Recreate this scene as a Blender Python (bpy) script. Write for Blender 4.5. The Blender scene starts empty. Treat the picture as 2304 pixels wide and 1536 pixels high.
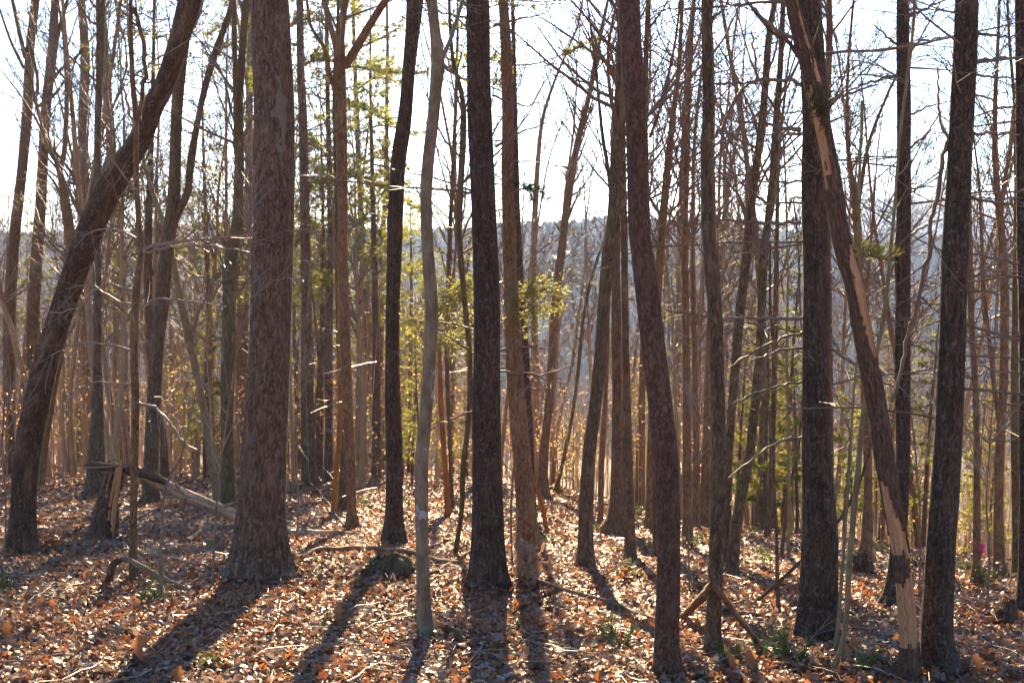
import bpy, math, random
import numpy as np
from mathutils import Vector, Matrix

# ------------------------------------------------------------------ camera, sky, sun, exposure
scene = bpy.context.scene
F_PX, CX, CY, HORIZON = 2781.0, 1152.0, 768.0, 620.0
PITCH = math.atan((CY - HORIZON) / F_PX)            # the camera looks slightly down
EYE = 1.6
HAZE = 0.00012
cam_data = bpy.data.cameras.new("camera")
cam_data.sensor_width = 36.0
cam_data.lens = 36.0 * F_PX / 2304.0
cam_data.clip_end = 20000.0
cam_data.dof.use_dof = True
cam_data.dof.focus_distance = 12.0
cam_data.dof.aperture_fstop = 5.6
cam = bpy.data.objects.new("camera", cam_data)
scene.collection.objects.link(cam)
cam.location = (0, 0, EYE)
cam.rotation_euler = (math.pi / 2 - PITCH, 0, 0)
scene.camera = cam

SUN_EL, SUN_AZ = math.radians(20.5), math.atan(-0.026)   # azimuth measured from +Y towards +X
world = bpy.data.worlds.new("World")
scene.world = world
world.use_nodes = True
wn = world.node_tree.nodes
bg = wn["Background"]
sky = wn.new("ShaderNodeTexSky")
sky.sky_type = 'NISHITA'
sky.sun_disc = False
sky.sun_elevation = SUN_EL
sky.sun_rotation = SUN_AZ
sky.altitude = 300
sky.air_density = 1.0
sky.dust_density = 0.3
sky.ozone_density = 4.5
world.node_tree.links.new(sky.outputs[0], bg.inputs[0])
bg.inputs[1].default_value = 0.066
sun_data = bpy.data.lights.new("sun", 'SUN')
sun_data.energy = 5.0
sun_data.angle = math.radians(0.6)
sun_data.color = (1.0, 0.77, 0.46)
sun = bpy.data.objects.new("sun", sun_data)
scene.collection.objects.link(sun)
sdir = Vector((math.sin(SUN_AZ) * math.cos(SUN_EL), math.cos(SUN_AZ) * math.cos(SUN_EL), math.sin(SUN_EL)))
sun.rotation_euler = (-sdir).to_track_quat('-Z', 'Y').to_euler()
scene.view_settings.view_transform = 'Standard'
scene.view_settings.look = 'None'
scene.view_settings.gamma = 1.0
scene.view_settings.exposure = 2.5
scene.view_settings.use_curve_mapping = False
scene.cycles.max_bounces = 4
scene.cycles.adaptive_threshold = 0.04
scene.cycles.diffuse_bounces = 2
scene.cycles.glossy_bounces = 1
scene.cycles.transmission_bounces = 1
scene.cycles.transparent_max_bounces = 8
scene.cycles.volume_bounces = 0

rng = np.random.default_rng(11)
R = random.Random(5)

# ------------------------------------------------------------------ helpers
def vnoise(x, y, seed=0):
    """value noise in 2D, vectorised, -1..1"""
    x = np.asarray(x, float); y = np.asarray(y, float)
    xi = np.floor(x).astype(np.int64); yi = np.floor(y).astype(np.int64)
    fx = x - xi; fy = y - yi
    fx = fx * fx * (3 - 2 * fx); fy = fy * fy * (3 - 2 * fy)
    def h(a, b):
        n = (a * 374761393 + b * 668265263 + seed * 1442695041) & 0xFFFFFFFF
        n = ((n ^ (n >> 13)) * 1274126177) & 0xFFFFFFFF
        return ((n ^ (n >> 16)) & 0xFFFF) / 32767.5 - 1.0
    return (h(xi, yi) * (1 - fx) + h(xi + 1, yi) * fx) * (1 - fy) + (h(xi, yi + 1) * (1 - fx) + h(xi + 1, yi + 1) * fx) * fy

def sstep(a, b, t):
    t = np.clip((t - a) / (b - a), 0, 1)
    return t * t * (3 - 2 * t)

MOUNDS = []
def ground_z(x, y):
    x = np.asarray(x, float); y = np.asarray(y, float)
    d = np.sqrt(x * x + y * y)
    sx = 0.5 * (x + np.sqrt(x * x + 16.0))
    sx = 24.0 * np.tanh(sx / 24.0)
    yn = np.minimum(y, 150.0)
    zn = -(0.11 + 0.0055 * sx) * yn - 0.00029 * yn * np.abs(yn)
    zn = zn - np.maximum(y - 150.0, 0) * 0.24
    near = 1 - sstep(40, 110, d)
    zn = zn + near * (0.07 * vnoise(x * 0.55, y * 0.55, 1) + 0.03 * vnoise(x * 1.7, y * 1.7, 2))
    for mx_, my_, mh_, ms_ in MOUNDS:
        zn = zn + mh_ * np.exp(-((x - mx_) ** 2 + (y - my_) ** 2) / (2 * ms_ * ms_))
    t = x / np.maximum(y, 1.0)
    # wooded ridges across the valley
    r1 = 30 + 12 * sstep(-0.15, 0.03, t) - 20 * sstep(0.10, 0.30, t) + 7 * vnoise(x / 130.0, y / 400.0, 3) + 3 * vnoise(x / 42.0, y / 200.0, 4)
    r2 = 62 + 46 * sstep(0.08, 0.16, t) + 52 * sstep(0.20, 0.30, t) + 10 * vnoise(x / 300.0, y / 900.0, 5) + 4 * vnoise(x / 90.0, y / 500.0, 6)
    far = -78.0 + (r1 + 78) * sstep(420, 1100, y) - (r1 + 60) * 0.5 * sstep(1150, 1600, y)
    far2 = -78.0 + (r2 + 78) * sstep(1500, 2600, y)
    far = np.maximum(far, far2)
    far = np.where(y > 300, far, -78.0)
    k = 6.0
    m = np.maximum(zn, far)
    z = m + np.log(np.exp(np.clip((zn - m) / k, -40, 0)) + np.exp(np.clip((far - m) / k, -40, 0))) * k
    return np.where(y > 260, z, zn)

def gz(x, y):
    return float(ground_z(x, y))

cp, sp = math.cos(PITCH), math.sin(PITCH)
def ray(px, py):
    a = (px - CX) / F_PX; b = (CY - py) / F_PX
    return np.array([a, cp + b * sp, -sp + b * cp])       # camera axes turned into world axes
def at_depth(px, py, depth):
    r = ray(px, py)
    return np.array([0, 0, EYE]) + r * (depth / r[1])
_TS = 4.0 * np.cumprod(np.full(1500, 1.002))
def on_ground(px, py):
    r = ray(px, py)
    z = EYE + r[2] * _TS - ground_z(r[0] * _TS, r[1] * _TS)
    hit = np.nonzero((z <= 0) | (r[1] * _TS > 58))[0]
    k = hit[0] if len(hit) else len(_TS) - 1
    t = _TS[k]
    if k > 0 and z[k] <= 0 < z[k - 1]: t = _TS[k - 1] + (_TS[k] - _TS[k - 1]) * z[k - 1] / (z[k - 1] - z[k])
    p = r * t
    return np.array([p[0], p[1], gz(p[0], p[1])])

def catmull(P, n):
    """smooth resample of polyline rows to n rows"""
    P = np.asarray(P, float)
    if len(P) == 2:
        t = np.linspace(0, 1, n)[:, None]
        return P[0] * (1 - t) + P[1] * t
    s = np.concatenate([[0], np.cumsum(np.linalg.norm(np.diff(P[:, :3], axis=0), axis=1) + 1e-6)])
    u = np.linspace(0, s[-1], n)
    E = np.vstack([2 * P[0] - P[1], P, 2 * P[-1] - P[-2]])
    k = np.clip(np.searchsorted(s, u, side='right') - 1, 0, len(P) - 2)
    f = ((u - s[k]) / (s[k + 1] - s[k]))[:, None]
    p0, p1, p2, p3 = E[k], E[k + 1], E[k + 2], E[k + 3]
    return 0.5 * (2 * p1 + (p2 - p0) * f + (2 * p0 - 5 * p1 + 4 * p2 - p3) * f * f + (3 * p1 - p0 - 3 * p2 + p3) * f ** 3)

class Geo:
    """collects vertices and faces for ONE mesh"""
    def __init__(self):
        self.v = []; self.q = []; self.t = []; self.c = []; self.n = 0; self.col = []
    def add(self, v, q=None, t=None, c=None, col=None):
        v = np.asarray(v, float)
        self.v.append(v)
        self.c.append(np.asarray(c, float) if c is not None else v)
        if col is not None: self.col.append(np.asarray(col, float))
        if q is not None and len(q): self.q.append(np.asarray(q) + self.n)
        if t is not None and len(t): self.t.append(np.asarray(t) + self.n)
        self.n += len(v)
    def tube(self, P, rad, sides=5, prof=None, bco=None, cap=False):
        P = np.asarray(P, float); n = len(P)
        rad = np.broadcast_to(np.asarray(rad, float), (n,))
        T = np.gradient(P, axis=0); T /= np.linalg.norm(T, axis=1)[:, None] + 1e-9
        ax = np.array([0.0, 1.0, 0.0]) if abs(T[:, 1]).mean() < 0.75 else np.array([1.0, 0.0, 0.0])
        U = ax - T * (T @ ax)[:, None]; U /= np.linalg.norm(U, axis=1)[:, None] + 1e-9
        V = np.cross(T, U)
        th = np.arange(sides) * 2 * math.pi / sides
        rr = rad[:, None] * np.ones(sides) if prof is None else rad[:, None] * prof
        ct, st = np.cos(th), np.sin(th)
        v = P[:, None, :] + rr[..., None] * (ct[None, :, None] * U[:, None, :] + st[None, :, None] * V[:, None, :])
        L = np.concatenate([[0], np.cumsum(np.linalg.norm(np.diff(P, axis=0), axis=1))])
        off = rng.uniform(0, 50) if bco is None else bco
        r0 = max(float(rad.mean()), 0.004)
        c = np.stack([np.broadcast_to(ct * r0, (n, sides)) + off, np.broadcast_to(st * r0, (n, sides)) + off * 0.7,
                      np.broadcast_to(L[:, None] + off, (n, sides))], -1)
        i = np.arange(n - 1)[:, None] * sides; j = np.arange(sides)[None, :]; j2 = (j + 1) % sides
        q = np.stack([i + j, i + j2, i + sides + j2, i + sides + j], -1).reshape(-1, 4)
        vv = v.reshape(-1, 3); cc = c.reshape(-1, 3); t = None
        if cap:
            vv = np.vstack([vv, P[0], P[-1]]); cc = np.vstack([cc, cc[0], cc[-1]])
            a = np.arange(sides); b = (a + 1) % sides; m = n * sides
            t = np.vstack([np.stack([b, a, np.full(sides, m)], -1),
                           np.stack([a + (n - 1) * sides, b + (n - 1) * sides, np.full(sides, m + 1)], -1)])
        self.add(vv, q, t, cc)
    def mesh(self, name, mat, smooth=True):
        me = bpy.data.meshes.new(name)
        v = np.vstack(self.v) if self.v else np.zeros((0, 3))
        q = np.vstack(self.q) if self.q else np.zeros((0, 4), int)
        t = np.vstack(self.t) if self.t else np.zeros((0, 3), int)
        me.vertices.add(len(v)); me.vertices.foreach_set("co", v.ravel())
        loops = np.concatenate([q.ravel(), t.ravel()]).astype(np.int32)
        me.loops.add(len(loops)); me.loops.foreach_set("vertex_index", loops)
        starts = np.concatenate([np.arange(len(q)) * 4, len(q) * 4 + np.arange(len(t)) * 3]).astype(np.int32)
        me.polygons.add(len(starts)); me.polygons.foreach_set("loop_start", starts)
        me.update(calc_edges=True)
        if smooth: me.polygons.foreach_set("use_smooth", np.ones(len(starts), bool))
        if self.c:
            a = me.attributes.new("barkco", 'FLOAT_VECTOR', 'POINT'); a.data.foreach_set("vector", np.vstack(self.c).ravel())
        if self.col:
            a = me.attributes.new("tint", 'FLOAT_COLOR', 'POINT')
            cc = np.vstack(self.col); a.data.foreach_set("color", np.hstack([cc, np.ones((len(cc), 1))]).ravel())
        if mat is not None: me.materials.append(mat)
        me.validate()
        return me

COL = scene.collection
def link(name, me, parent=None, loc=None, label=None, cat=None, group=None, kind=None):
    o = bpy.data.objects.new(name, me); COL.objects.link(o)
    if loc is not None: o.location = loc
    if parent is not None: o.parent = parent
    if label: o["label"] = label
    if cat: o["category"] = cat
    if group: o["group"] = group
    if kind: o["kind"] = kind
    return o

# ------------------------------------------------------------------ materials
def new_mat(name):
    m = bpy.data.materials.new(name); m.use_nodes = True
    nt = m.node_tree; nt.nodes.clear()
    out = nt.nodes.new("ShaderNodeOutputMaterial")
    return m, nt, out
def nd(nt, typ, **kw):
    n = nt.nodes.new(typ)
    for k, v in kw.items():
        if k.startswith("i_"): n.inputs[k[2:].replace("_", " ")].default_value = v
        else: setattr(n, k, v)
    return n
def ramp(nt, fac, stops):
    r = nt.nodes.new("ShaderNodeValToRGB")
    e = r.color_ramp.elements
    while len(e) > 1: e.remove(e[-1])
    for i, (p, c) in enumerate(stops):
        el = e[0] if i == 0 else e.new(p)
        el.position = p; el.color = (*c, 1)
    nt.links.new(fac, r.inputs[0])
    return r.outputs[0]
def mixc(nt, fac, a, b):
    m = nt.nodes.new("ShaderNodeMix"); m.data_type = 'RGBA'
    for s, i in ((fac, 0), (a, 6), (b, 7)):
        if isinstance(s, (float, int)): m.inputs[i].default_value = s
        elif isinstance(s, tuple): m.inputs[i].default_value = (*s, 1)
        else: nt.links.new(s, m.inputs[i])
    return m.outputs[2]

WARM = (1.12, 1.02, 0.84)
def bark(name, dark, mid, light, crack=(22.0, 4.5), edge=0.09, lichen=0.0, lichen_col=(0.34, 0.35, 0.30), moss=0.0, depth=0.02, wavy=0.25, rough=0.9, net=0.68):
    dark, mid, light = (tuple(min(0.8, a * b) for a, b in zip(c, WARM)) for c in (dark, mid, light))
    m, nt, out = new_mat(name)
    L = nt.links.new
    at = nd(nt, "ShaderNodeAttribute", attribute_name="barkco")
    nz = nd(nt, "ShaderNodeTexNoise", i_Scale=16.0, i_Detail=3.0)
    L(at.outputs["Vector"], nz.inputs["Vector"])
    # bend the furrows sideways with noise, then stretch along the trunk
    sub = nd(nt, "ShaderNodeVectorMath", operation='SUBTRACT'); L(nz.outputs["Color"], sub.inputs[0]); sub.inputs[1].default_value = (0.5, 0.5, 0.5)
    sc = nd(nt, "ShaderNodeVectorMath", operation='SCALE'); L(sub.outputs[0], sc.inputs[0]); sc.inputs["Scale"].default_value = wavy * 0.25
    add = nd(nt, "ShaderNodeVectorMath", operation='ADD'); L(at.outputs["Vector"], add.inputs[0]); L(sc.outputs[0], add.inputs[1])
    mul = nd(nt, "ShaderNodeVectorMath", operation='MULTIPLY'); L(add.outputs[0], mul.inputs[0]); mul.inputs[1].default_value = (crack[0] * 1.45, crack[0] * 1.45, crack[1] * 0.75)
    vo = nd(nt, "ShaderNodeTexVoronoi", feature='DISTANCE_TO_EDGE', i_Scale=1.0); L(mul.outputs[0], vo.inputs["Vector"])
    mr = nd(nt, "ShaderNodeMapRange"); L(vo.outputs["Distance"], mr.inputs[0]); mr.inputs[1].default_value = 0.0; mr.inputs[2].default_value = edge * 1.7; mr.inputs[3].default_value = 1 - net
    fine = nd(nt, "ShaderNodeTexNoise", i_Scale=60.0, i_Detail=4.0, i_Roughness=0.65)
    st = nd(nt, "ShaderNodeVectorMath", operation='MULTIPLY'); L(at.outputs["Vector"], st.inputs[0]); st.inputs[1].default_value = (1, 1, 0.35)
    L(st.outputs[0], fine.inputs["Vector"])
    big = nd(nt, "ShaderNodeTexNoise", i_Scale=2.3, i_Detail=3.0); L(at.outputs["Vector"], big.inputs["Vector"])
    sv = nd(nt, "ShaderNodeVectorMath", operation='MULTIPLY'); L(add.outputs[0], sv.inputs[0]); sv.inputs[1].default_value = (crack[0] * 1.7, crack[0] * 1.7, crack[1] * 0.9)
    streak = nd(nt, "ShaderNodeTexNoise", i_Scale=1.0, i_Detail=5.0, i_Roughness=0.68); L(sv.outputs[0], streak.inputs["Vector"])
    sr = nd(nt, "ShaderNodeMapRange"); L(streak.outputs["Fac"], sr.inputs[0]); sr.inputs[1].default_value = 0.36; sr.inputs[2].default_value = 0.66
    fm = nd(nt, "ShaderNodeMath", operation='MULTIPLY_ADD'); L(fine.outputs["Fac"], fm.inputs[0]); fm.inputs[1].default_value = 0.5; L(sr.outputs[0], fm.inputs[2])
    plate = ramp(nt, fm.outputs[0], [(0.12, tuple(0.55 * a + 0.45 * b for a, b in zip(dark, mid))), (0.55, mid), (1.0, light)])
    tone = mixc(nt, big.outputs["Fac"], (0.72, 0.70, 0.70), (1.25, 1.22, 1.2))
    mm = nd(nt, "ShaderNodeMix", data_type='RGBA', blend_type='MULTIPLY'); mm.inputs[0].default_value = 1.0
    L(plate, mm.inputs[6]); L(tone, mm.inputs[7])
    gap = nd(nt, "ShaderNodeTexNoise", i_Scale=8.0, i_Detail=3.0); L(st.outputs[0], gap.inputs["Vector"])
    gr = nd(nt, "ShaderNodeMapRange"); L(gap.outputs["Fac"], gr.inputs[0]); gr.inputs[1].default_value = 0.42; gr.inputs[2].default_value = 0.68
    mx = nd(nt, "ShaderNodeMath", operation='MAXIMUM'); L(mr.outputs[0], mx.inputs[0]); L(gr.outputs[0], mx.inputs[1])
    col = mixc(nt, mx.outputs[0], dark, mm.outputs[2])
    if lichen > 0:
        ln = nd(nt, "ShaderNodeTexNoise", i_Scale=24.0, i_Detail=6.0, i_Roughness=0.8); L(at.outputs["Vector"], ln.inputs["Vector"])
        lr = ramp(nt, ln.outputs["Fac"], [(0.0, (0, 0, 0)), (0.64 - 0.10 * lichen, (0, 0, 0)), (0.76 - 0.10 * lichen, (0.75, 0.75, 0.75)), (1.0, (0.85, 0.85, 0.85))])
        col = mixc(nt, lr, col, lichen_col)
    if moss > 0:
        mn = nd(nt, "ShaderNodeTexNoise", i_Scale=3.5, i_Detail=5.0, i_Roughness=0.7); L(at.outputs["Vector"], mn.inputs["Vector"])
        lr = ramp(nt, mn.outputs["Fac"], [(0.0, (0, 0, 0)), (0.62 - 0.25 * moss, (0, 0, 0)), (0.80 - 0.2 * moss, (0.8, 0.8, 0.8)), (1.0, (0.8, 0.8, 0.8))])
        col = mixc(nt, lr, col, (0.10, 0.115, 0.045))
    hs = nd(nt, "ShaderNodeMath", operation='ADD'); L(mx.outputs[0], hs.inputs[0]); L(sr.outputs[0], hs.inputs[1])
    ht = nd(nt, "ShaderNodeMath", operation='MULTIPLY_ADD'); L(fine.outputs["Fac"], ht.inputs[0]); ht.inputs[1].default_value = 0.6; L(hs.outputs[0], ht.inputs[2])
    bp = nd(nt, "ShaderNodeBump", i_Strength=0.9, i_Distance=depth); L(ht.outputs[0], bp.inputs["Height"])
    bs = nd(nt, "ShaderNodeBsdfPrincipled", i_Roughness=rough); L(col, bs.inputs["Base Color"]); L(bp.outputs[0], bs.inputs["Normal"])
    bs.inputs["Specular IOR Level"].default_value = 0.25
    L(bs.outputs[0], out.inputs[0])
    return m

M = {}
M['pine'] = bark("bark_white_pine", (0.040, 0.027, 0.020), (0.172, 0.117, 0.088), (0.285, 0.205, 0.158), (24, 7.5), 0.10, lichen=0.3, lichen_col=(0.25, 0.21, 0.16))
M['pine_dark'] = bark("bark_dark_pine", (0.024, 0.017, 0.013), (0.092, 0.064, 0.049), (0.165, 0.120, 0.094), (30, 6), 0.10, lichen=0.85, lichen_col=(0.34, 0.28, 0.22))
M['red'] = bark("bark_scaly_reddish", (0.055, 0.030, 0.024), (0.148, 0.086, 0.065), (0.250, 0.155, 0.120), (34, 19), 0.08, lichen=0.3, lichen_col=(0.28, 0.18, 0.13), net=0.6)
M['oak'] = bark("bark_oak", (0.045, 0.029, 0.019), (0.190, 0.125, 0.086), (0.280, 0.195, 0.140), (23, 4.2), 0.20, lichen=0.1, depth=0.03, wavy=0.45, net=0.85)
M['beech'] = bark("bark_smooth_grey", (0.100, 0.080, 0.054), (0.165, 0.132, 0.092), (0.250, 0.208, 0.150), (9, 5), 0.004, lichen=0.5, lichen_col=(0.33, 0.29, 0.23), depth=0.003)
M['mottled'] = bark("bark_mottled", (0.048, 0.034, 0.022), (0.165, 0.118, 0.078), (0.270, 0.205, 0.140), (28, 8), 0.10, lichen=0.6, lichen_col=(0.33, 0.29, 0.21), moss=0.2)
M['maple'] = bark("bark_maple", (0.048, 0.033, 0.022), (0.185, 0.128, 0.084), (0.285, 0.206, 0.142), (32, 6), 0.09, lichen=0.4, lichen_col=(0.29, 0.24, 0.18), moss=0.1)
M['mossy'] = bark("bark_mossy", (0.046, 0.038, 0.020), (0.170, 0.132, 0.075), (0.260, 0.212, 0.130), (28, 7), 0.09, lichen=0.4, moss=0.5)
M['brown'] = bark("bark_brown", (0.065, 0.042, 0.025), (0.255, 0.165, 0.098), (0.360, 0.245, 0.155), (30, 7), 0.09, lichen=0.3, lichen_col=(0.32, 0.24, 0.17))
M['far_tan'] = bark("bark_tan_haze_paled", (0.20, 0.135, 0.080), (0.40, 0.280, 0.175), (0.52, 0.385, 0.260), (30, 7), 0.08, lichen=0.4, net=0.4)  # far trunks: bark colour lightened to stand in for haze and glow
M['far_grey'] = bark("bark_grey_brown_haze_paled", (0.16, 0.115, 0.074), (0.33, 0.240, 0.158), (0.46, 0.350, 0.245), (30, 7), 0.08, lichen=0.4, moss=0.1, net=0.4)  # greyer far bark, same haze and glow put into its colour
M['olive'] = bark("bark_olive_sapling", (0.120, 0.100, 0.052), (0.190, 0.160, 0.090), (0.250, 0.212, 0.128), (6, 10), 0.004, lichen=0.3, depth=0.003)
M['rotten'] = bark("wood_rotten_orange", (0.130, 0.048, 0.016), (0.340, 0.140, 0.045), (0.460, 0.215, 0.080), (40, 3), 0.08, depth=0.008)
M['bare'] = bark("wood_bare_tan", (0.190, 0.090, 0.042), (0.420, 0.235, 0.128), (0.500, 0.305, 0.180), (30, 1.0), 0.03, depth=0.003, wavy=0.15)
M['log'] = bark("wood_weathered_log", (0.110, 0.075, 0.050), (0.400, 0.300, 0.215), (0.560, 0.450, 0.340), (18, 2.0), 0.05, lichen=0.35, lichen_col=(0.15, 0.10, 0.07), depth=0.008)
M['deadbark'] = bark("bark_dead_dark", (0.036, 0.023, 0.016), (0.140, 0.088, 0.064), (0.215, 0.142, 0.106), (26, 9), 0.10, lichen=0.15, depth=0.012)
M['stick'] = bark("wood_dead_branch", (0.070, 0.046, 0.032), (0.230, 0.160, 0.112), (0.330, 0.240, 0.175), (30, 5), 0.06, lichen=0.3, lichen_col=(0.33, 0.29, 0.23), depth=0.005)
M['moss'] = bark("moss_cover", (0.040, 0.042, 0.014), (0.085, 0.092, 0.030), (0.145, 0.150, 0.052), (40, 40), 0.06, lichen=0.2, lichen_col=(0.18, 0.13, 0.08), depth=0.01)
def simple(name, col, rough=0.85, var=0.35, scale=6.0):
    m, nt, out = new_mat(name)
    tc = nd(nt, "ShaderNodeTexCoord"); nz = nd(nt, "ShaderNodeTexNoise", i_Scale=scale, i_Detail=3.0)
    nt.links.new(tc.outputs["Object"], nz.inputs["Vector"])
    c = mixc(nt, nz.outputs["Fac"], tuple(x * (1 - var) for x in col), tuple(min(1, x * (1 + var)) for x in col))
    bs = nd(nt, "ShaderNodeBsdfPrincipled", i_Roughness=rough); nt.links.new(c, bs.inputs["Base Color"])
    bs.inputs["Specular IOR Level"].default_value = 0.3
    nt.links.new(bs.outputs[0], out.inputs[0])
    return m
M['twig'] = simple("twig_grey_brown", (0.19, 0.130, 0.085), 0.6)
M['twig_pale'] = simple("twig_pale", (0.26, 0.19, 0.14), 0.45)
M['brush'] = simple("brush_stems", (0.46, 0.305, 0.180), 0.8, 0.4, 0.6)

def leafy(name, col=None, trans=0.5, rough=0.45, spec=0.5, var=0.3, attr=False):
    m, nt, out = new_mat(name); L = nt.links.new
    if attr:
        a = nd(nt, "ShaderNodeAttribute", attribute_name="tint"); c = a.outputs["Color"]
    else:
        tc = nd(nt, "ShaderNodeTexCoord"); nz = nd(nt, "ShaderNodeTexNoise", i_Scale=3.0, i_Detail=2.0); L(tc.outputs["Object"], nz.inputs["Vector"])
        c = mixc(nt, nz.outputs["Fac"], tuple(x * (1 - var) for x in col), tuple(min(1, x * (1 + var)) for x in col))
    bs = nd(nt, "ShaderNodeBsdfPrincipled", i_Roughness=rough); L(c, bs.inputs["Base Color"]); bs.inputs["Specular IOR Level"].default_value = spec
    tr = nd(nt, "ShaderNodeBsdfTranslucent"); L(c, tr.inputs["Color"])
    mx = nd(nt, "ShaderNodeMixShader"); mx.inputs[0].default_value = trans
    L(bs.outputs[0], mx.inputs[1]); L(tr.outputs[0], mx.inputs[2]); L(mx.outputs[0], out.inputs[0])
    return m
M['needles'] = leafy("pine_needles", (0.24, 0.24, 0.045), 0.65, 0.5, 0.4, 0.3)
M['needles_dark'] = leafy("pine_needles_dark", (0.060, 0.095, 0.035), 0.35, 0.5, 0.4, 0.3)
M['greenleaf'] = leafy("green_leaves", (0.24, 0.235, 0.06), 0.65, 0.45, 0.5, 0.3)
M['seedling'] = leafy("seedling_green", (0.12, 0.14, 0.035), 0.4, 0.5, 0.4, 0.35)
M['fern'] = leafy("fern_green", (0.050, 0.085, 0.028), 0.35, 0.5, 0.4, 0.35)
M['litter'] = leafy("leaf_litter", None, 0.38, 0.5, 0.25, attr=True)
M['beechleaf'] = leafy("tan_beech_leaves", (0.52, 0.33, 0.15), 0.65, 0.5, 0.4, 0.25)
M['drytan'] = leafy("dry_tan_leaves", (0.40, 0.235, 0.145), 0.35, 0.5, 0.3, 0.3)
M['orangeleaf'] = leafy("orange_oak_leaf", (0.38, 0.15, 0.045), 0.4, 0.45, 0.4, 0.35)
LEAFM = [leafy("dry_leaf_%s" % n, c, 0.3, 0.42, 0.5, 0.18) for n, c in
         (("tan", (0.30, 0.19, 0.12)), ("brown", (0.17, 0.095, 0.058)), ("rust", (0.30, 0.11, 0.045)), ("grey", (0.27, 0.21, 0.175)), ("dark", (0.11, 0.065, 0.045)))]

# ground swells a little round the feet of the nearer trees
_m = []
for px_, py_, w_ in ((55,1242,62),(584,1286,138),(885,1219,52),(962,1428,46),(1099,1312,84),(1190,1234,54),(1317,1277,44),(1384,1204,58),(1503,1516,64),(1605,1479,44),(1835,1432,92),(2010,1362,62),(2116,1508,90),(300,1302,19),(2049,1530,49),(343,1130,40),(217,1107,43),(2308,1382,58)):
    p_ = on_ground(px_, py_); r_ = w_ * 0.5 * p_[1] / F_PX
    _m.append((p_[0], p_[1] + r_ * 0.3, min(0.13, 0.05 + 0.22 * r_), 0.16 + 1.1 * r_))
MOUNDS.extend(_m)

# ------------------------------------------------------------------ ground (one sheet to the horizon, valley and wooded ridges included)
def spaced(lo, hi, n, fine, c=0.0):
    u = np.linspace(math.asinh((lo - c) / fine), math.asinh((hi - c) / fine), n)
    return c + np.sinh(u) * fine
gx = spaced(-3400, 3400, 260, 5.0)
gy = spaced(-120, 3600, 340, 7.0, 9.0)
GX, GY = np.meshgrid(gx, gy)
GZ = ground_z(GX, GY)
nx, ny = len(gx), len(gy)
G = Geo()
ii = (np.arange(ny - 1)[:, None] * nx + np.arange(nx - 1)[None, :]).reshape(-1)
G.add(np.stack([GX, GY, GZ], -1).reshape(-1, 3), np.stack([ii, ii + 1, ii + nx + 1, ii + nx], -1))
gm, nt, out = new_mat("forest_floor")
L = nt.links.new
geo = nd(nt, "ShaderNodeNewGeometry")
n1 = nd(nt, "ShaderNodeTexVoronoi", i_Scale=11.0); L(geo.outputs["Position"], n1.inputs["Vector"])
n2 = nd(nt, "ShaderNodeTexNoise", i_Scale=1.4, i_Detail=5.0); L(geo.outputs["Position"], n2.inputs["Vector"])
bw = nd(nt, "ShaderNodeRGBToBW"); L(n1.outputs["Color"], bw.inputs[0])
leafc = ramp(nt, bw.outputs[0], [(0.0, (0.10, 0.055, 0.033)), (0.35, (0.22, 0.120, 0.068)), (0.6, (0.32, 0.180, 0.100)), (0.8, (0.38, 0.145, 0.055)), (1.0, (0.36, 0.26, 0.19))])
leafc = mixc(nt, n2.outputs["Fac"], leafc, (0.15, 0.092, 0.060))
n3 = nd(nt, "ShaderNodeTexNoise", i_Scale=0.035, i_Detail=6.0, i_Roughness=0.7); L(geo.outputs["Position"], n3.inputs["Vector"])
farc = ramp(nt, n3.outputs["Fac"], [(0.3, (0.085, 0.066, 0.062)), (0.5, (0.115, 0.088, 0.080)), (0.66, (0.06, 0.062, 0.040)), (0.78, (0.11, 0.085, 0.078))])
sx = nd(nt, "ShaderNodeSeparateXYZ"); L(geo.outputs["Position"], sx.inputs[0])
mr = nd(nt, "ShaderNodeMapRange"); L(sx.outputs["Y"], mr.inputs[0]); mr.inputs[1].default_value = 200; mr.inputs[2].default_value = 420
gc = mixc(nt, mr.outputs[0], leafc, farc)
bp = nd(nt, "ShaderNodeBump", i_Strength=0.8, i_Distance=0.03); L(n1.outputs["Distance"], bp.inputs["Height"])
bs = nd(nt, "ShaderNodeBsdfPrincipled", i_Roughness=0.8); L(gc, bs.inputs["Base Color"]); L(bp.outputs[0], bs.inputs["Normal"]); L(bs.outputs[0], out.inputs[0])
ground = link("ground", G.mesh("ground", gm), kind="structure", label="leaf covered woodland slope falling away to a valley and far wooded ridges")

# ------------------------------------------------------------------ growing things
def unit(v):
    v = np.asarray(v, float); return v / (np.linalg.norm(v) + 1e-9)
def rvec(s=1.0):
    return rng.normal(0, s, 3)

def wander(start, d, length, n, jit, trop):
    """polyline that wanders and bends by trop (added per step)"""
    P = [np.asarray(start, float)]; d = unit(d); s = length / (n - 1)
    for _ in range(n - 1):
        d = unit(d + rvec(jit) + trop)
        P.append(P[-1] + d * s)
    return np.array(P), d

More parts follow.
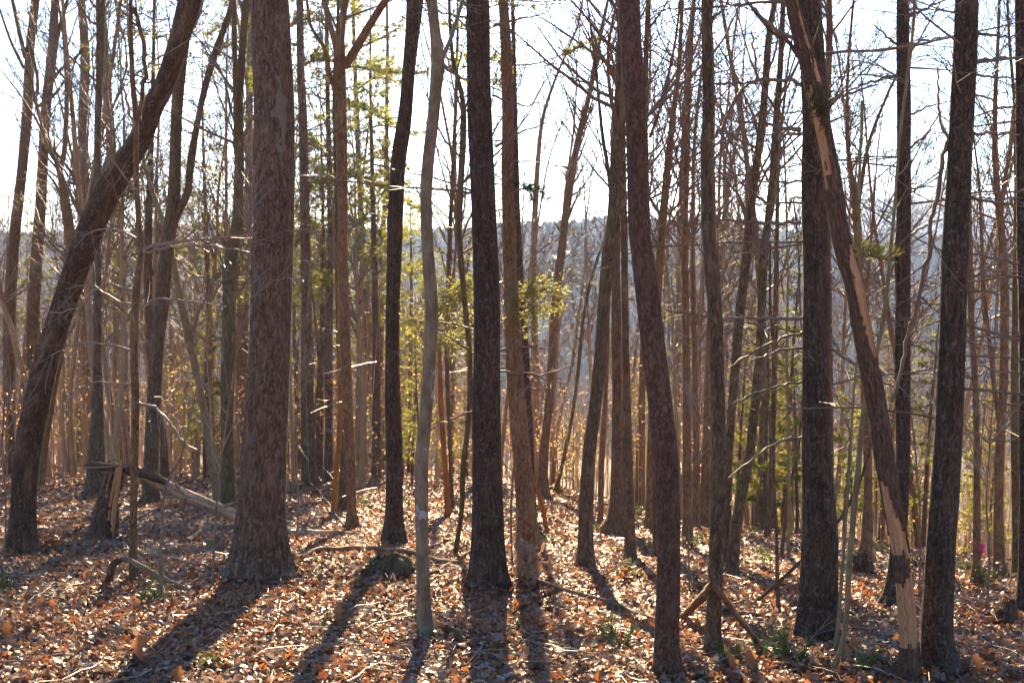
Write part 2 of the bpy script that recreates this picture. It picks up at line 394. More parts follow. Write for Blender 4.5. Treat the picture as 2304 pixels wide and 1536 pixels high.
TWIG_MIN = 0.003
def bare_branch(g, start, d, length, r, level, up=0.10):
    n = max(3, min(9, int(length / 0.35) + 2)) if level < 2 else 3
    P, _ = wander(start, d, length, n, 0.13, np.array([0, 0, up]))
    rad = np.linspace(r, max(r * 0.22, TWIG_MIN), n)
    g.tube(P, rad, 5 if r > 0.03 else (4 if r > 0.012 else 3))
    if level >= 3 or length < 0.22: return
    k = int(length * (2.6 if level == 1 else 3.4)) + 1
    k = min(k, 9 if level < 2 else 5)
    for i in range(k):
        t = rng.uniform(0.22, 0.97)
        j = min(int(t * (n - 1)), n - 2); f = t * (n - 1) - j
        p = P[j] * (1 - f) + P[j + 1] * f
        dd = unit(P[j + 1] - P[j])
        side = unit(np.cross(dd, rvec()))
        a = rng.uniform(0.45, 0.95)
        bare_branch(g, p, dd * math.cos(a) + side * math.sin(a), length * rng.uniform(0.3, 0.6) * (1.1 - 0.5 * t),
                    max(TWIG_MIN, r * 0.5 * (1 - 0.5 * t)), level + 1, up)

def needles(gf, C, D, per, ln, wd, spread=0.75):
    """fans of flat needles at centres C along directions D"""
    C = np.asarray(C); D = np.asarray(D)
    if not len(C): return
    C = np.repeat(C, per, 0); D = np.repeat(D, per, 0); n = len(C)
    d = D + rng.normal(0, spread, (n, 3)) + np.array([0, 0, 0.12]); d /= np.linalg.norm(d, axis=1)[:, None]
    s = np.cross(d, rng.normal(0, 1, (n, 3))); s /= np.linalg.norm(s, axis=1)[:, None] + 1e-9
    l = ln * rng.uniform(0.7, 1.2, (n, 1))
    v = np.stack([C - s * wd * 0.5, C + s * wd * 0.5, C + d * l + s * wd * 0.15, C + d * l - s * wd * 0.15], 1).reshape(-1, 3)
    i = np.arange(n)[:, None] * 4
    gf.add(v, q=i + np.arange(4)[None, :])

def pine_branch(gw, gf, start, d, length, r, fol=True, per=9, ln=0.12, wd=0.010, dense=1.0):
    n = max(4, int(length / 0.3) + 2)
    P, _ = wander(start, d, length, n, 0.06, np.array([0, 0, 0.035 if fol else -0.01]))
    gw.tube(P, np.linspace(r, max(r * 0.2, 0.003), n), 4 if r > 0.012 else 3)
    C, D = [], []
    k = int(length * 4.5)
    for i in range(k):
        t = rng.uniform(0.15, 1.0)
        j = min(int(t * (n - 1)), n - 2); f = t * (n - 1) - j
        p = P[j] * (1 - f) + P[j + 1] * f
        dd = unit(P[j + 1] - P[j]); side = unit(np.cross(dd, [0, 0, 1])) * (1 if rng.random() < 0.5 else -1)
        a = rng.uniform(0.6, 1.1)
        bd = unit(dd * math.cos(a) + side * math.sin(a) + np.array([0, 0, rng.uniform(-0.25, 0.3)]))
        bl = length * (1.05 - t) * rng.uniform(0.25, 0.5) + 0.12
        Q, _ = wander(p, bd, bl, 3, 0.1, np.array([0, 0, 0.03]))
        gw.tube(Q, [max(0.0035, r * 0.35), 0.0035, 0.0025], 3)
        if fol and t > 0.25:
            m = max(1, int(bl * 7 * dense))
            for u in np.linspace(0.35, 1.0, m):
                q = Q[0] * (1 - u) + Q[2] * u
                C.append(q); D.append(unit(Q[2] - Q[0]))
    if fol:
        C.append(P[-1]); D.append(unit(P[-1] - P[-2]))
        needles(gf, C, D, per, ln, wd)

def leaf_cards(gf, C, ln, wd):
    """small folded leaves of two quads with random attitudes"""
    C = np.asarray(C); n = len(C)
    if not n: return
    d = rng.normal(0, 1, (n, 3)); d /= np.linalg.norm(d, axis=1)[:, None]
    s = np.cross(d, rng.normal(0, 1, (n, 3))); s /= np.linalg.norm(s, axis=1)[:, None] + 1e-9
    u = np.cross(d, s)
    l = ln * rng.uniform(0.7, 1.25, (n, 1)); w = wd * rng.uniform(0.7, 1.2, (n, 1))
    v = np.stack([C, C + d * l * 0.5 + s * w * 0.5 + u * w * 0.2, C + d * l, C + d * l * 0.5 - s * w * 0.5 + u * w * 0.2], 1).reshape(-1, 3)
    i = np.arange(n)[:, None] * 4
    gf.add(v, t=np.concatenate([i + np.array([[0, 1, 2]]), i + np.array([[0, 2, 3]])]))

# ------------------------------------------------------------------ trees traced one by one
TREES = {}
def trunk_profile(n, sides, H, lump, flare_h, flare):
    """uneven cross-section: slow lumps up the stem and root flare near the ground"""
    th = np.arange(sides) * 2 * math.pi / sides
    ph = rng.uniform(0, 6.28, 6)
    pr = 1 + lump * (0.5 * np.sin(2 * th[None, :] + ph[0] + H[:, None] * 0.7) + 0.35 * np.sin(3 * th[None, :] + ph[1] - H[:, None] * 1.1)
                     + 0.45 * rng.normal(0, 1, (n, sides)) * 0.35)
    fl = np.exp(-np.maximum(H, 0) / flare_h)[:, None]
    roots = 0.5 + 0.5 * np.sin(5 * th[None, :] + ph[2]) * 1.0 + 0.4 * np.sin(3 * th[None, :] + ph[3])
    return pr + flare * fl * np.clip(roots, 0, 1.5)

def tree(name, label, cat, mat, pts, crown='bare', height=None, bfrom=0.45, nb=14, blen=2.2, limbs=(), forks=(), foliage_from=None,
         dead=0, dead_from=1.2, flare=0.35, sides=None, twigmat='twig', group=None, topless=False, depth=None, lump=0.06, base_obj=None):
    """pts: (px, py, width px) up the stem from the base; limbs / forks are traced in the photo the same way"""
    base = on_ground(pts[0][0], pts[0][1]) if depth is None else None
    if depth is not None:
        base = at_depth(pts[0][0], pts[0][1], depth); base[2] = gz(base[0], base[1])
    D = base[1]
    root = link(name, None, loc=base, label=label, cat=cat, group=group)
    root.empty_display_size = 0.2
    def to3(pl, dep):
        out = []
        for k, p in enumerate(pl):
            q = at_depth(p[0], p[1], dep[k] if hasattr(dep, '__len__') else dep)
            out.append(np.append(q - base, p[2] * 0.5 * D / F_PX if len(p) > 2 else 0))
        return np.array(out)
    A = to3(pts, D)
    # horizontal widths become true radii on leaning stems
    T = np.gradient(A[:, :3], axis=0); T /= np.linalg.norm(T, axis=1)[:, None]
    A[:, 3] *= np.sqrt(np.clip(T[:, 2] ** 2 + T[:, 1] ** 2, 0.2, 1))
    near = D < 16
    global TWIG_MIN
    TWIG_MIN = 0.0025 if near else 0.0055
    length = np.linalg.norm(A[-1, :3] - A[0, :3])
    n = int(min(90, max(14, length / (0.10 if near else 0.28))))
    S = catmull(A, n)
    wob = 0.012 * D / 10
    if not topless:
        rt = S[-1, 3]; rem = min(13.0, max(2.5, rt * 105)) if height is None else max(1.0, height - S[-1, 2])
        d = unit(unit(S[-1, :3] - S[-4, :3]) * 0.6 + np.array([0, 0, 0.9]))
        Q, _ = wander(S[-1, :3], d, rem, 12, 0.035, np.array([0, 0, 0.05]))
        S = np.vstack([S, np.column_stack([Q[1:], np.linspace(rt, 0.012, 12)[1:]])])
    # start below the soil
    d0 = unit(S[1, :3] - S[0, :3]); d0 = unit(d0 + np.array([0, 0, 0.6]))
    S = np.vstack([np.append(S[0, :3] - d0 * 0.35, S[0, 3] * 1.12), S])
    S[1:, 1] += wob * np.sin(np.linspace(0, 7, len(S) - 1) + rng.uniform(0, 6))
    sd = sides or (28 if D < 11 else 22 if D < 16 else 14 if D < 30 else 9)
    H = S[:, 2] - S[1, 2]
    g = Geo()
    fh = max(0.16, S[1, 3] * 1.9)
    PR = trunk_profile(len(S), sd, H, lump if near else lump * 0.7, fh, flare)
    g.tube(S[:, :3], S[:, 3], sd, prof=PR, cap=True)
    # traced forks are welded onto the stem as further tubes of the same wood
    for fk in forks:
        fa = to3(fk, D + np.linspace(0, rng.uniform(-0.03, 0.03) * D, len(fk)))
        fs = catmull(fa, max(10, len(fk) * 5))
        rt = fs[-1, 3]
        Q, _ = wander(fs[-1, :3], unit(fs[-1, :3] - fs[-3, :3]), max(1.5, rt * 70), 8, 0.05, np.array([0, 0, 0.05]))
        fs = np.vstack([fs, np.column_stack([Q[1:], np.linspace(rt, 0.008, 8)[1:]])])
        g.tube(fs[:, :3], fs[:, 3], max(6, sd - 6))
    trunk = link("trunk", g.mesh("trunk", M[mat]), root)
    Htot = S[-1, 2]
    rad_at = lambda t: S[min(len(S) - 1, int(t)), 3]
    wm = M[twigmat]
    for lb in limbs:                                        # each traced limb is a part of its own
        gl = Geo()
        dz = rng.uniform(-0.25, 0.25)
        L3 = to3([(p[0], p[1], 0) for p in lb[0]], D + np.linspace(0, dz, len(lb[0])))[:, :3]
        P = catmull(L3, max(8, len(lb[0]) * 4))
        P[1:-1] += rng.normal(0, 0.006 * D / 10, (len(P) - 2, 3))
        w0, w1 = lb[1] * 0.58 * D / F_PX, (lb[2] if len(lb) > 2 else lb[1] * 0.3) * 0.65 * D / F_PX
        gl.tube(P, np.linspace(w0, w1, len(P)) * rng.uniform(0.9, 1.1, len(P)), 6)
        nt_ = int(np.linalg.norm(P[-1] - P[0]) * 9)
        for _ in range(nt_):
            k = rng.integers(1, len(P) - 1)
            dd = unit(P[k + 1] - P[k]); sdv = unit(np.cross(dd, rvec()))
            bare_branch(gl, P[k], dd * 0.6 + sdv * 0.8, rng.uniform(0.12, 0.5), max(0.0025, w1 * 0.6), 2, 0.03)
        link("branch", gl.mesh("branch", M[mat] if lb[1] > 9 else wm), root)
    gt, gf = Geo(), Geo()
    if dead:
        for _ in range(dead):                                # dead side branches of a pine's lower stem
            h = rng.uniform(dead_from, min(Htot * 0.75, 11.0))
            k = int(np.argmin(np.abs(H - h)))
            az = rng.uniform(0, 6.28)
            pine_branch(gt, gf, S[k, :3], np.array([math.cos(az), math.sin(az), rng.uniform(-0.12, 0.3)]), rng.uniform(0.5, 2.0) * min(1, 0.4 + S[k, 3] * 6), rng.uniform(0.006, 0.013), fol=False)
    if crown == 'bare':
        for _ in range(int(nb * 1.5)):
            t = rng.uniform(bfrom * 0.8, 0.98); h = t * Htot
            k = int(np.argmin(np.abs(H - h)))
            az = rng.uniform(0, 6.28); el = rng.uniform(0.35, 1.1)
            ln_ = blen * rng.uniform(0.5, 1.2) * (1.25 - 0.6 * t)
            bare_branch(gt, S[k, :3], np.array([math.cos(az) * math.cos(el), math.sin(az) * math.cos(el), math.sin(el)]), ln_, max(0.007, min(S[k, 3] * 0.36, 0.03)), 1)
    elif crown == 'pine':
        ff = foliage_from if foliage_from is not None else 0.5
        h = Htot * ff
        while h < Htot * 0.99:
            for _ in range(3):
                k = int(np.argmin(np.abs(H - h)))
                az = rng.uniform(0, 6.28); u = (h / Htot - ff) / (1 - ff)
                pine_branch(gt, gf, S[k, :3], np.array([math.cos(az), math.sin(az), rng.uniform(0.05, 0.45)]), (2.6 - 1.9 * u) * rng.uniform(0.6, 1.05), 0.018, True, per=9, ln=0.15, wd=0.024, dense=1.0)
            h += 0.55
    if gt.n: link("crown", gt.mesh("crown", wm), root)
    if gf.n: link("foliage", gf.mesh("foliage", M['needles'], False), root)
    TREES[pts[0][:2]] = (root, base, S, PR)
    return root, base, S

# ---- the foreground and mid-distance trees, left to right
tree("oak_tree", "thick leaning oak at the left edge with deeply furrowed wavy bark", "tree", 'oak',
     [(55,1242,62),(54,1146,54),(60,1029,57),(80,911,58),(107,794,55),(145,677,56),(183,572,60),(223,469,66),(268,390,66),(316,312,56),(348,234,52),(372,190,50),(398,110,47),(429,0,55)],
     height=15, bfrom=0.6, flare=0.4, lump=0.05)
tree("maple_tree", "dark straight trunk at the far left edge, behind the leaning oak", "tree", 'maple',
     [(25,1066,30),(26,990,25),(22,872,28),(23,716,27),(30,560,25),(48,390,22),(60,250,23),(66,117,20),(80,0,19)], bfrom=0.5, nb=22,
     forks=[[(57,130,10),(45,80,9),(28,0,8)],[(54,155,7),(25,95,6),(4,35,5)],[(62,240,6),(85,200,8),(75,120,4)]])
tree("maple_tree", "second dark trunk from the left edge, forking near the top of the photo", "tree", 'maple',
     [(60,1070,31),(62,950,29),(64,833,28),(72,716,28),(82,570,27),(90,470,24),(97,350,22),(105,234,22),(119,117,22),(125,0,16)], bfrom=0.5, nb=20,
     forks=[[(120,120,11),(138,50,9),(152,0,8)],[(100,220,8),(130,165,7),(175,125,6),(200,95,4)],[(72,215,7),(85,238,8),(100,230,8)]])
tree("forked_tree", "slim tree crossing behind the leaning oak and forking beside the dark trunks", "tree", 'brown',
     [(92,1095,17),(100,1003,16),(120,870,17),(134,800,17),(150,690,20),(162,580,22),(150,470,23),(135,383,14),(113,324,12),(92,270,9)], crown='bare', nb=10, bfrom=0.5,
     forks=[[(135,385,12),(146,330,11),(150,203,10),(144,90,7),(130,0,5)],[(145,470,7),(128,420,6),(110,395,5)]])
tree("maple_tree", "dark upright trunk crossing behind the bend of the leaning oak", "tree", 'maple',
     [(190,1046,32),(190,900,34),(193,794,33),(195,650,28),(191,480,24),(189,430,23),(184,312,20),(187,234,21),(191,130,20),(183,0,17)], nb=18, bfrom=0.5)
tree("maple_tree", "blackish trunk with a wide mossy foot behind the broken stump", "tree", 'mottled',
     [(217,1107,43),(219,1010,37),(221,900,24),(220,780,18),(219,640,18),(217,500,15),(219,430,15),(218,350,15),(220,234,15),(225,117,18),(226,0,21)], nb=18, bfrom=0.5)
tree("maple_tree", "pale mossy trunk standing left of the slender grey pole tree", "tree", 'mossy',
     [(279,1052,36),(278,1020,33),(274,872,33),(269,716,29),(263,540,29),(250,390,23),(249,312,21),(240,195,20),(238,117,15),(232,0,12)], nb=20, bfrom=0.45)
tree("sapling", "slender grey-brown pole tree in front of the fallen log at left", "tree", 'brown',
     [(300,1302,19),(301,1174,17),(303,1029,18),(304,911,18),(301,794,18),(304,677,17),(316,568,15),(312,508,12),(306,390,12),(306,273,12),(300,200,11),(296,110,10),(295,0,8)], nb=8, bfrom=0.5, blen=1.4, flare=0.1, twigmat='twig_pale',
     limbs=[([(318,562),(360,548),(430,541),(520,531),(600,522),(690,516)], 6.8, 2.5), ([(318,566),(390,556),(470,553),(560,570),(620,600),(664,640)], 5.4, 2.5),
            ([(303,905),(345,915),(380,950),(405,985),(442,1012)], 6.8, 2.5), ([(300,790),(225,772),(160,778),(110,800)], 5.4, 2.0), ([(303,690),(250,670),(205,640),(150,650)], 5.4, 2.0),
            ([(304,655),(230,640),(180,690),(110,705)], 5.4, 2.0), ([(305,700),(350,675),(440,678),(510,690)], 5.4, 2.0), ([(304,870),(200,862),(120,930)], 4.1, 1.7), ([(314,540),(250,515),(180,530)], 5.4, 2.0),
            ([(312,270),(322,200),(324,100),(300,20)], 9.5, 6.8), ([(306,300),(290,240),(272,180)], 6.8, 3.4)])
tree("pine_tree", "thin dark pine showing left of the mottled grey trunk", "tree", 'pine',
     [(369,1083,21),(366,990,18),(352,900,17),(340,800,17),(336,716,18),(334,560,19),(338,400,14),(344,170,9),(346,0,6)], crown='pine', dead=16, foliage_from=0.62)
tree("maple_tree", "mottled grey trunk that splits into a dark V above the fallen log", "tree", 'mottled',
     [(343,1130,40),(341,1068,34),(347,911,33),(353,794,31),(364,677,33),(375,560,31),(388,470,30),(393,390,26),(396,273,24),(405,156,26),(416,78,24),(425,0,22)], nb=18, bfrom=0.55,
     forks=[[(391,500,18),(410,460,18),(422,430,17),(432,350,17),(445,273,14),(462,195,15),(485,117,15),(513,40,14),(525,0,13)]])
tree("leaning_tree", "slim olive trunk leaning left, crossing in front of the mossy pale trunk", "tree", 'olive',
     [(491,1130,23),(486,1085,20),(473,1029,17),(457,911,15),(445,850,15),(432,794,17),(406,677,17),(384,560,12),(365,490,11),(342,430,10),(325,370,8)], nb=9, bfrom=0.55, blen=1.4, flare=0.15,
     limbs=[([(436,775),(437,735),(455,690),(480,640),(505,605)], 6, 3)])
tree("maple_tree", "pale lichen-marked trunk standing just left of the big pine", "tree", 'mossy',
     [(514,1136,32),(511,1029,29),(510,911,29),(514,794,32),(516,677,29),(522,560,29),(534,508,26),(537,430,22),(539,350,22),(537,234,21),(546,117,17),(554,0,16)], nb=16, bfrom=0.5,
     forks=[[(532,330,12),(530,200,12),(528,100,11),(526,0,9)]])
tree("pine_tree", "brown pine half hidden behind the left side of the big pine", "tree", 'pine',
     [(538,1053,27),(540,911,25),(544,794,27),(546,677,27),(550,560,20),(558,508,20),(560,390,18),(562,200,16),(565,0,14)], crown='pine', dead=12, foliage_from=0.5)
tree("pine_tree", "biggest pine trunk of the left half, straight with finely cracked bark and flared foot", "tree", 'pine',
     [(584,1286,138),(584,1262,122),(585,1220,112),(587,1146,104),(593,1029,101),(601,911,98),(607,794,94),(611,677,94),(614,560,95),(616,508,93),(616,350,94),(616,234,91),(611,117,88),(606,0,84)],
     crown='pine', height=19, foliage_from=0.6, flare=0.28, lump=0.035)
tree("pine_tree", "straight brown pine with a flared foot right of the big pine", "tree", 'pine',
     [(697,1092,40),(696,1060,31),(696,1029,28),(695,911,25),(692,794,24),(690,677,23),(687,560,23),(684,390,21),(681,273,20),(676,156,18),(674,0,16)], crown='pine', dead=14, foliage_from=0.42)
tree("sapling", "thin dark crooked sapling leaning beside the flared brown pine", "tree", 'maple',
     [(729,1086,7),(716,1000,6),(708,930,5),(717,840,5),(711,730,5),(700,640,4)], nb=8, bfrom=0.4, blen=1.0)
tree("pine_tree", "grey-brown pine standing left of the orange rotten stem", "tree", 'pine',
     [(737,1086,22),(740,950,18),(738,794,19),(741,677,16),(743,560,13),(741,400,12),(737,200,10),(735,0,8)], crown='pine', dead=12, foliage_from=0.4)
tree("maple_tree", "mossy trunk foot behind the orange rotten stem", "tree", 'mossy',
     [(772,1144,24),(773,1080,20),(775,1000,18),(770,880,16),(764,760,14),(760,600,12),(757,420,10),(752,220,9)], nb=14, bfrom=0.4)
tree("forked_tree", "brown trunk behind the leafy pine branch, dividing into three at the top", "tree", 'brown',
     [(793,1190,30),(791,1146,21),(788,1029,22),(781,911,25),(777,794,25),(775,677,22),(772,560,21),(770,390,25),(768,270,26),(766,150,24),(768,70,16),(778,0,15)], nb=12, bfrom=0.6,
     forks=[[(764,150,15),(752,90,14),(738,40,12),(728,0,11)],[(775,150,20),(795,120,20),(830,60,18),(868,0,16)],[(765,230,9),(745,180,10),(730,110,9),(700,60,7),(690,0,6)]])
tree("rotten_snag", "slender orange-brown rotten stem left of the three-way forked tree", "tree", 'rotten',
     [(752,1160,14),(755,1085,13),(763,990,11),(765,911,10),(763,750,8),(762,600,7),(761,520,5)], crown='none', topless=True, dead=14, dead_from=0.3, twigmat='twig_pale', flare=0.1)
tree("pine_tree", "bluish-grey distant pine leaning left of the dark bent trunk", "tree", 'pine',
     [(850,1054,22),(849,1000,20),(841,911,20),(833,840,18),(827,794,18),(822,677,16),(816,560,15),(808,400,13),(800,200,10),(795,60,8)], crown='pine', dead=10, foliage_from=0.35)
tree("bare_tree", "very thin pale stem just left of the dark bent trunk", "tree", 'brown',
     [(863,1056,10),(861,950,9),(858,794,10),(860,677,11),(860,560,11),(868,400,10),(870,250,9),(872,100,7)], nb=12, bfrom=0.45)
tree("oak_tree", "dark trunk bending right at the top, mossy foot, left of the smooth grey beech", "tree", 'pine_dark',
     [(885,1219,52),(886,1190,45),(887,1140,40),(887,1000,38),(883,911,36),(883,794,32),(884,677,31),(888,540,34),(892,430,33),(898,350,33),(907,293,33),(914,234,29),(920,156,28),(928,78,31),(934,0,38)], nb=10, bfrom=0.6, flare=0.3)
tree("beech_tree", "smooth grey wavy trunk in front, left of the central pine, with white lichen spots", "tree", 'beech',
     [(962,1428,46),(958,1405,38),(955,1384,34),(950,1244,30),(948,1105,31),(949,1029,31),(956,950,30),(962,872,29),(967,794,30),(971,716,31),(968,638,29),(962,560,27),(959,470,26),(959,420,27),(965,350,27),(974,273,27),(981,195,27),(986,140,31),(980,78,24),(971,0,23)],
     nb=8, bfrom=0.6, flare=0.3, lump=0.03, limbs=[([(995,145),(1020,165),(1055,185)], 6, 3)])
tree("rotten_snag", "orange rotten stem standing between the grey beech and the central pine", "tree", 'rotten',
     [(1008,1159,15),(1004,1080,13),(998,1000,12),(994,950,12),(991,880,11),(989,800,10),(987,760,5)], crown='none', topless=True, flare=0.1)
tree("bare_tree", "thin dark stem close behind the orange rotten stem by the beech", "tree", 'maple',
     [(1017,1142,11),(1013,1020,9),(1008,900,10),(1005,794,10),(1008,677,10),(1011,560,10),(1018,400,9),(1026,220,8),(1030,60,6)], nb=14, bfrom=0.4)
tree("leaning_tree", "slender curved mossy stem just left of the central pine's foot", "tree", 'mossy',
     [(1024,1251,12),(1033,1190,11),(1039,1146,11),(1043,1048,13),(1053,960,12),(1058,870,12),(1057,800,12),(1049,716,12),(1040,620,13),(1033,520,13),(1036,420,14),(1042,300,14),(1040,220,11),(1020,140,9),(1012,50,7)], nb=12, bfrom=0.5, flare=0.1)
tree("pine_tree", "big straight central pine with dark scaly bark and pale streaks", "tree", 'pine_dark',
     [(1099,1312,84),(1098,1285,74),(1098,1240,70),(1097,1140,68),(1095,1029,65),(1094,911,64),(1095,794,60),(1095,677,60),(1092,560,58),(1090,508,57),(1085,390,56),(1080,273,57),(1077,156,53),(1076,40,53),(1075,0,51)],
     crown='pine', dead=26, dead_from=1.6, height=18, foliage_from=0.65, flare=0.4, lump=0.04,
     limbs=[([(1070,797),(1030,770),(990,750),(940,745)], 5, 2), ([(1125,835),(1180,842),(1240,838),(1290,820)], 5, 2), ([(1065,925),(1010,945),(975,960)], 4, 1.5), ([(1122,790),(1165,770),(1190,740)], 5, 2),
            ([(1052,45),(1000,30),(950,18)], 5, 2), ([(1108,215),(1160,235),(1215,232)], 5, 2), ([(1115,330),(1170,300),(1230,275)], 6, 2), ([(1056,240),(1020,285),(990,300)], 4, 1.5), ([(1110,60),(1160,45),(1230,30)], 6, 2)])
tree("pine_tree", "brown pine right behind the central pine, leaning left as it rises", "tree", 'brown',
     [(1190,1234,54),(1187,1200,46),(1183,1146,43),(1175,1029,41),(1164,911,40),(1156,794,38),(1150,677,34),(1146,547,30),(1142,390,28),(1143,273,27),(1139,117,26),(1132,0,22)], crown='pine', dead=34, dead_from=2.0, foliage_from=0.55, flare=0.25)
tree("pine_tree", "thin black stem running up beside the leaning brown pine", "tree", 'pine_dark',
     [(1198,1160,18),(1192,1000,17),(1183,800,16),(1172,640,15),(1165,508,14),(1161,350,12),(1158,200,10),(1153,0,8)], crown='pine', dead=20, foliage_from=0.6)
tree("rotten_snag", "short orange dead stick leaning against the foot of the brown pine", "dead wood", 'rotten',
     [(1232,1200,11),(1222,1150,11),(1210,1105,10),(1197,1068,8),(1192,1040,5)], crown='none', topless=True, flare=0.05)
tree("bare_tree", "pale straight trunk left of the twiggy tree in the central gap", "tree", 'brown',
     [(1203,1082,26),(1202,911,23),(1203,794,17),(1203,677,13),(1202,547,14),(1208,400,12),(1220,273,9),(1245,190,7),(1272,125,6),(1300,60,5)], nb=18, bfrom=0.4)
tree("oak_tree", "leaning twiggy tree with a swollen foot in the central sky gap", "tree", 'brown',
     [(1219,1116,36),(1219,1068,28),(1226,990,20),(1235,911,18),(1242,794,17),(1250,677,20),(1264,560,19),(1272,490,18),(1281,430,18),(1294,350,16),(1311,273,14),(1330,195,12),(1347,98,11),(1368,0,6)], nb=34, bfrom=0.5, blen=1.9, flare=0.2)
tree("bare_tree", "thin straight stem just right of the swollen-footed twiggy tree", "tree", 'brown',
     [(1240,1084,9),(1247,911,8),(1257,716,8),(1262,600,7),(1270,450,6),(1290,300,5)], nb=14, bfrom=0.4)
tree("bare_tree", "thin leaning stem with a mossy foot in the central gap", "tree", 'mossy',
     [(1251,1105,11),(1262,1060,9),(1273,1009,9),(1285,950,8),(1296,872,8),(1306,780,8),(1312,716,8),(1325,650,8),(1342,590,7),(1360,540,5)], nb=14, bfrom=0.4, blen=1.8)
tree("bare_tree", "faint thin stem leaning right behind the central gap trees", "tree", 'brown',
     [(1246,1068,8),(1258,950,7),(1284,833,7),(1300,730,6),(1316,600,5)], nb=12, bfrom=0.4)
tree("maple_tree", "mottled trunk leaning right, left of the dark wide-footed tree", "tree", 'mottled',
     [(1317,1277,44),(1318,1240,36),(1319,1140,33),(1327,1010,30),(1340,911,28),(1351,794,27),(1359,677,27),(1369,560,28),(1380,500,30),(1385,390,27),(1392,273,27),(1398,156,22),(1398,40,14),(1393,0,12)], nb=20, bfrom=0.5,
     forks=[[(1392,40,9),(1382,15,8),(1372,0,8)],[(1376,440,10),(1368,380,9),(1355,300,8),(1345,200,6)]])
tree("bare_tree", "slim brown stem between the mottled leaning trunk and the dark wide-footed one", "tree", 'brown',
     [(1351,1185,13),(1353,1080,13),(1356,1000,13),(1362,900,11),(1366,800,9)], nb=8, bfrom=0.6, height=9)
tree("maple_tree", "dark trunk with roots spreading wide to the left, left of the reddish pine", "tree", 'maple',
     [(1384,1204,58),(1386,1170,40),(1388,1105,31),(1389,1010,27),(1389,872,23),(1386,716,22),(1387,560,17),(1390,400,15),(1392,250,12)], nb=14, bfrom=0.5, flare=0.7)
tree("maple_tree", "trunk close behind the reddish pine's left side, paired with the dark wide-footed tree", "tree", 'maple',
     [(1419,1263,26),(1417,1200,24),(1415,1105,23),(1412,1020,22),(1410,872,18),(1407,755,17),(1405,560,16),(1402,400,14),(1400,200,12)], nb=14, bfrom=0.5)
tree("bare_tree", "faint brown trunk in the distance left of the reddish pine", "tree", 'brown',
     [(1440,1141,23),(1441,1029,21),(1445,872,15),(1447,700,13),(1449,500,11)], nb=14, bfrom=0.4)
tree("maple_tree", "brown trunk passing behind the reddish pine and rising to its right", "tree", 'brown',
     [(1464,1196,26),(1466,1000,20),(1475,800,18),(1484,600,17),(1497,430,17),(1512,273,13),(1527,150,10),(1535,0,8)], nb=24, bfrom=0.45)
tree("pine_tree", "reddish scaly pine in front of the middle, leaning left as it rises", "tree", 'red',
     [(1503,1516,64),(1500,1480,57),(1499,1440,54),(1503,1330,53),(1504,1250,52),(1503,1174,53),(1499,1060,53),(1494,990,54),(1485,911,55),(1471,794,54),(1458,677,54),(1444,560,50),(1437,508,48),(1434,390,46),(1431,273,47),(1424,156,48),(1417,0,47)],
     crown='none', height=16, flare=0.4, lump=0.05)
tree("bare_tree", "thin dark stem rising above the reddish pine's right shoulder", "tree", 'maple',
     [(1476,1262,16),(1474,1100,15),(1468,900,14),(1460,600,13),(1452,300,12),(1454,117,11),(1459,0,11)], nb=14, bfrom=0.45,
     forks=[[(1462,310,7),(1480,260,7),(1500,190,6),(1520,90,5)]])
tree("bare_tree", "dark slim trunk between the reddish pine and the grey mottled trunk", "tree", 'maple',
     [(1521,1152,16),(1522,1000,13),(1523,911,13),(1527,700,15),(1529,586,16),(1537,390,17),(1541,273,13),(1547,156,11),(1551,78,9),(1562,0,7)], nb=22, bfrom=0.45)
tree("bare_tree", "pinkish-brown straight trunk right of the reddish pine", "tree", 'brown',
     [(1547,1211,23),(1545,1029,20),(1544,872,18),(1543,716,18),(1541,560,15),(1546,350,12),(1552,150,9)], nb=18, bfrom=0.45)
tree("bare_tree", "narrow pale trunk second to the right of the reddish pine", "tree", 'brown',
     [(1567,1189,20),(1567,990,14),(1562,794,12),(1558,600,11),(1560,400,9)], nb=16, bfrom=0.45)
tree("bare_tree", "pale wide-based trunk just left of the grey mottled trunk", "tree", 'brown',
     [(1585,1186,30),(1588,1080,23),(1592,950,20),(1600,700,17),(1605,500,14)], nb=16, bfrom=0.45)
tree("maple_tree", "grey mottled trunk in front with a propped broken stick at its foot", "tree", 'mottled',
     [(1605,1479,44),(1605,1440,38),(1607,1349,33),(1613,1209,35),(1616,1070,35),(1616,950,31),(1613,833,30),(1612,755,29),(1607,677,31),(1599,570,31),(1592,500,27),(1590,390,25),(1591,312,25),(1594,234,23),(1592,156,23),(1591,0,25)], nb=8, bfrom=0.65, flare=0.2,
     limbs=[([(1600,316),(1625,285),(1650,235),(1670,200),(1700,182)], 9, 5), ([(1700,182),(1702,150),(1696,110),(1690,70)], 5, 3), ([(1604,40),(1625,25),(1640,0)], 6, 4)])
tree("forked_tree", "slim trunk hidden behind the grey mottled trunk, forking in the sky", "tree", 'brown',
     [(1622,1152,18),(1620,900,16),(1619,720,14),(1625,560,16),(1631,508,15),(1637,430,11),(1650,350,8),(1665,280,6)], nb=20, bfrom=0.5, forks=[[(1632,470,8),(1630,380,7),(1642,300,5)],[(1636,440,7),(1628,350,6),(1625,290,5)]])
tree("bare_tree", "leaning brown trunk next right of the grey mottled trunk", "tree", 'mottled',
     [(1638,1281,17),(1639,1105,17),(1640,1029,18),(1647,911,19),(1657,794,20),(1667,677,21),(1681,560,21),(1685,508,18),(1699,390,18),(1715,273,16),(1725,156,16),(1731,78,14),(1745,0,12)], nb=18, bfrom=0.5)
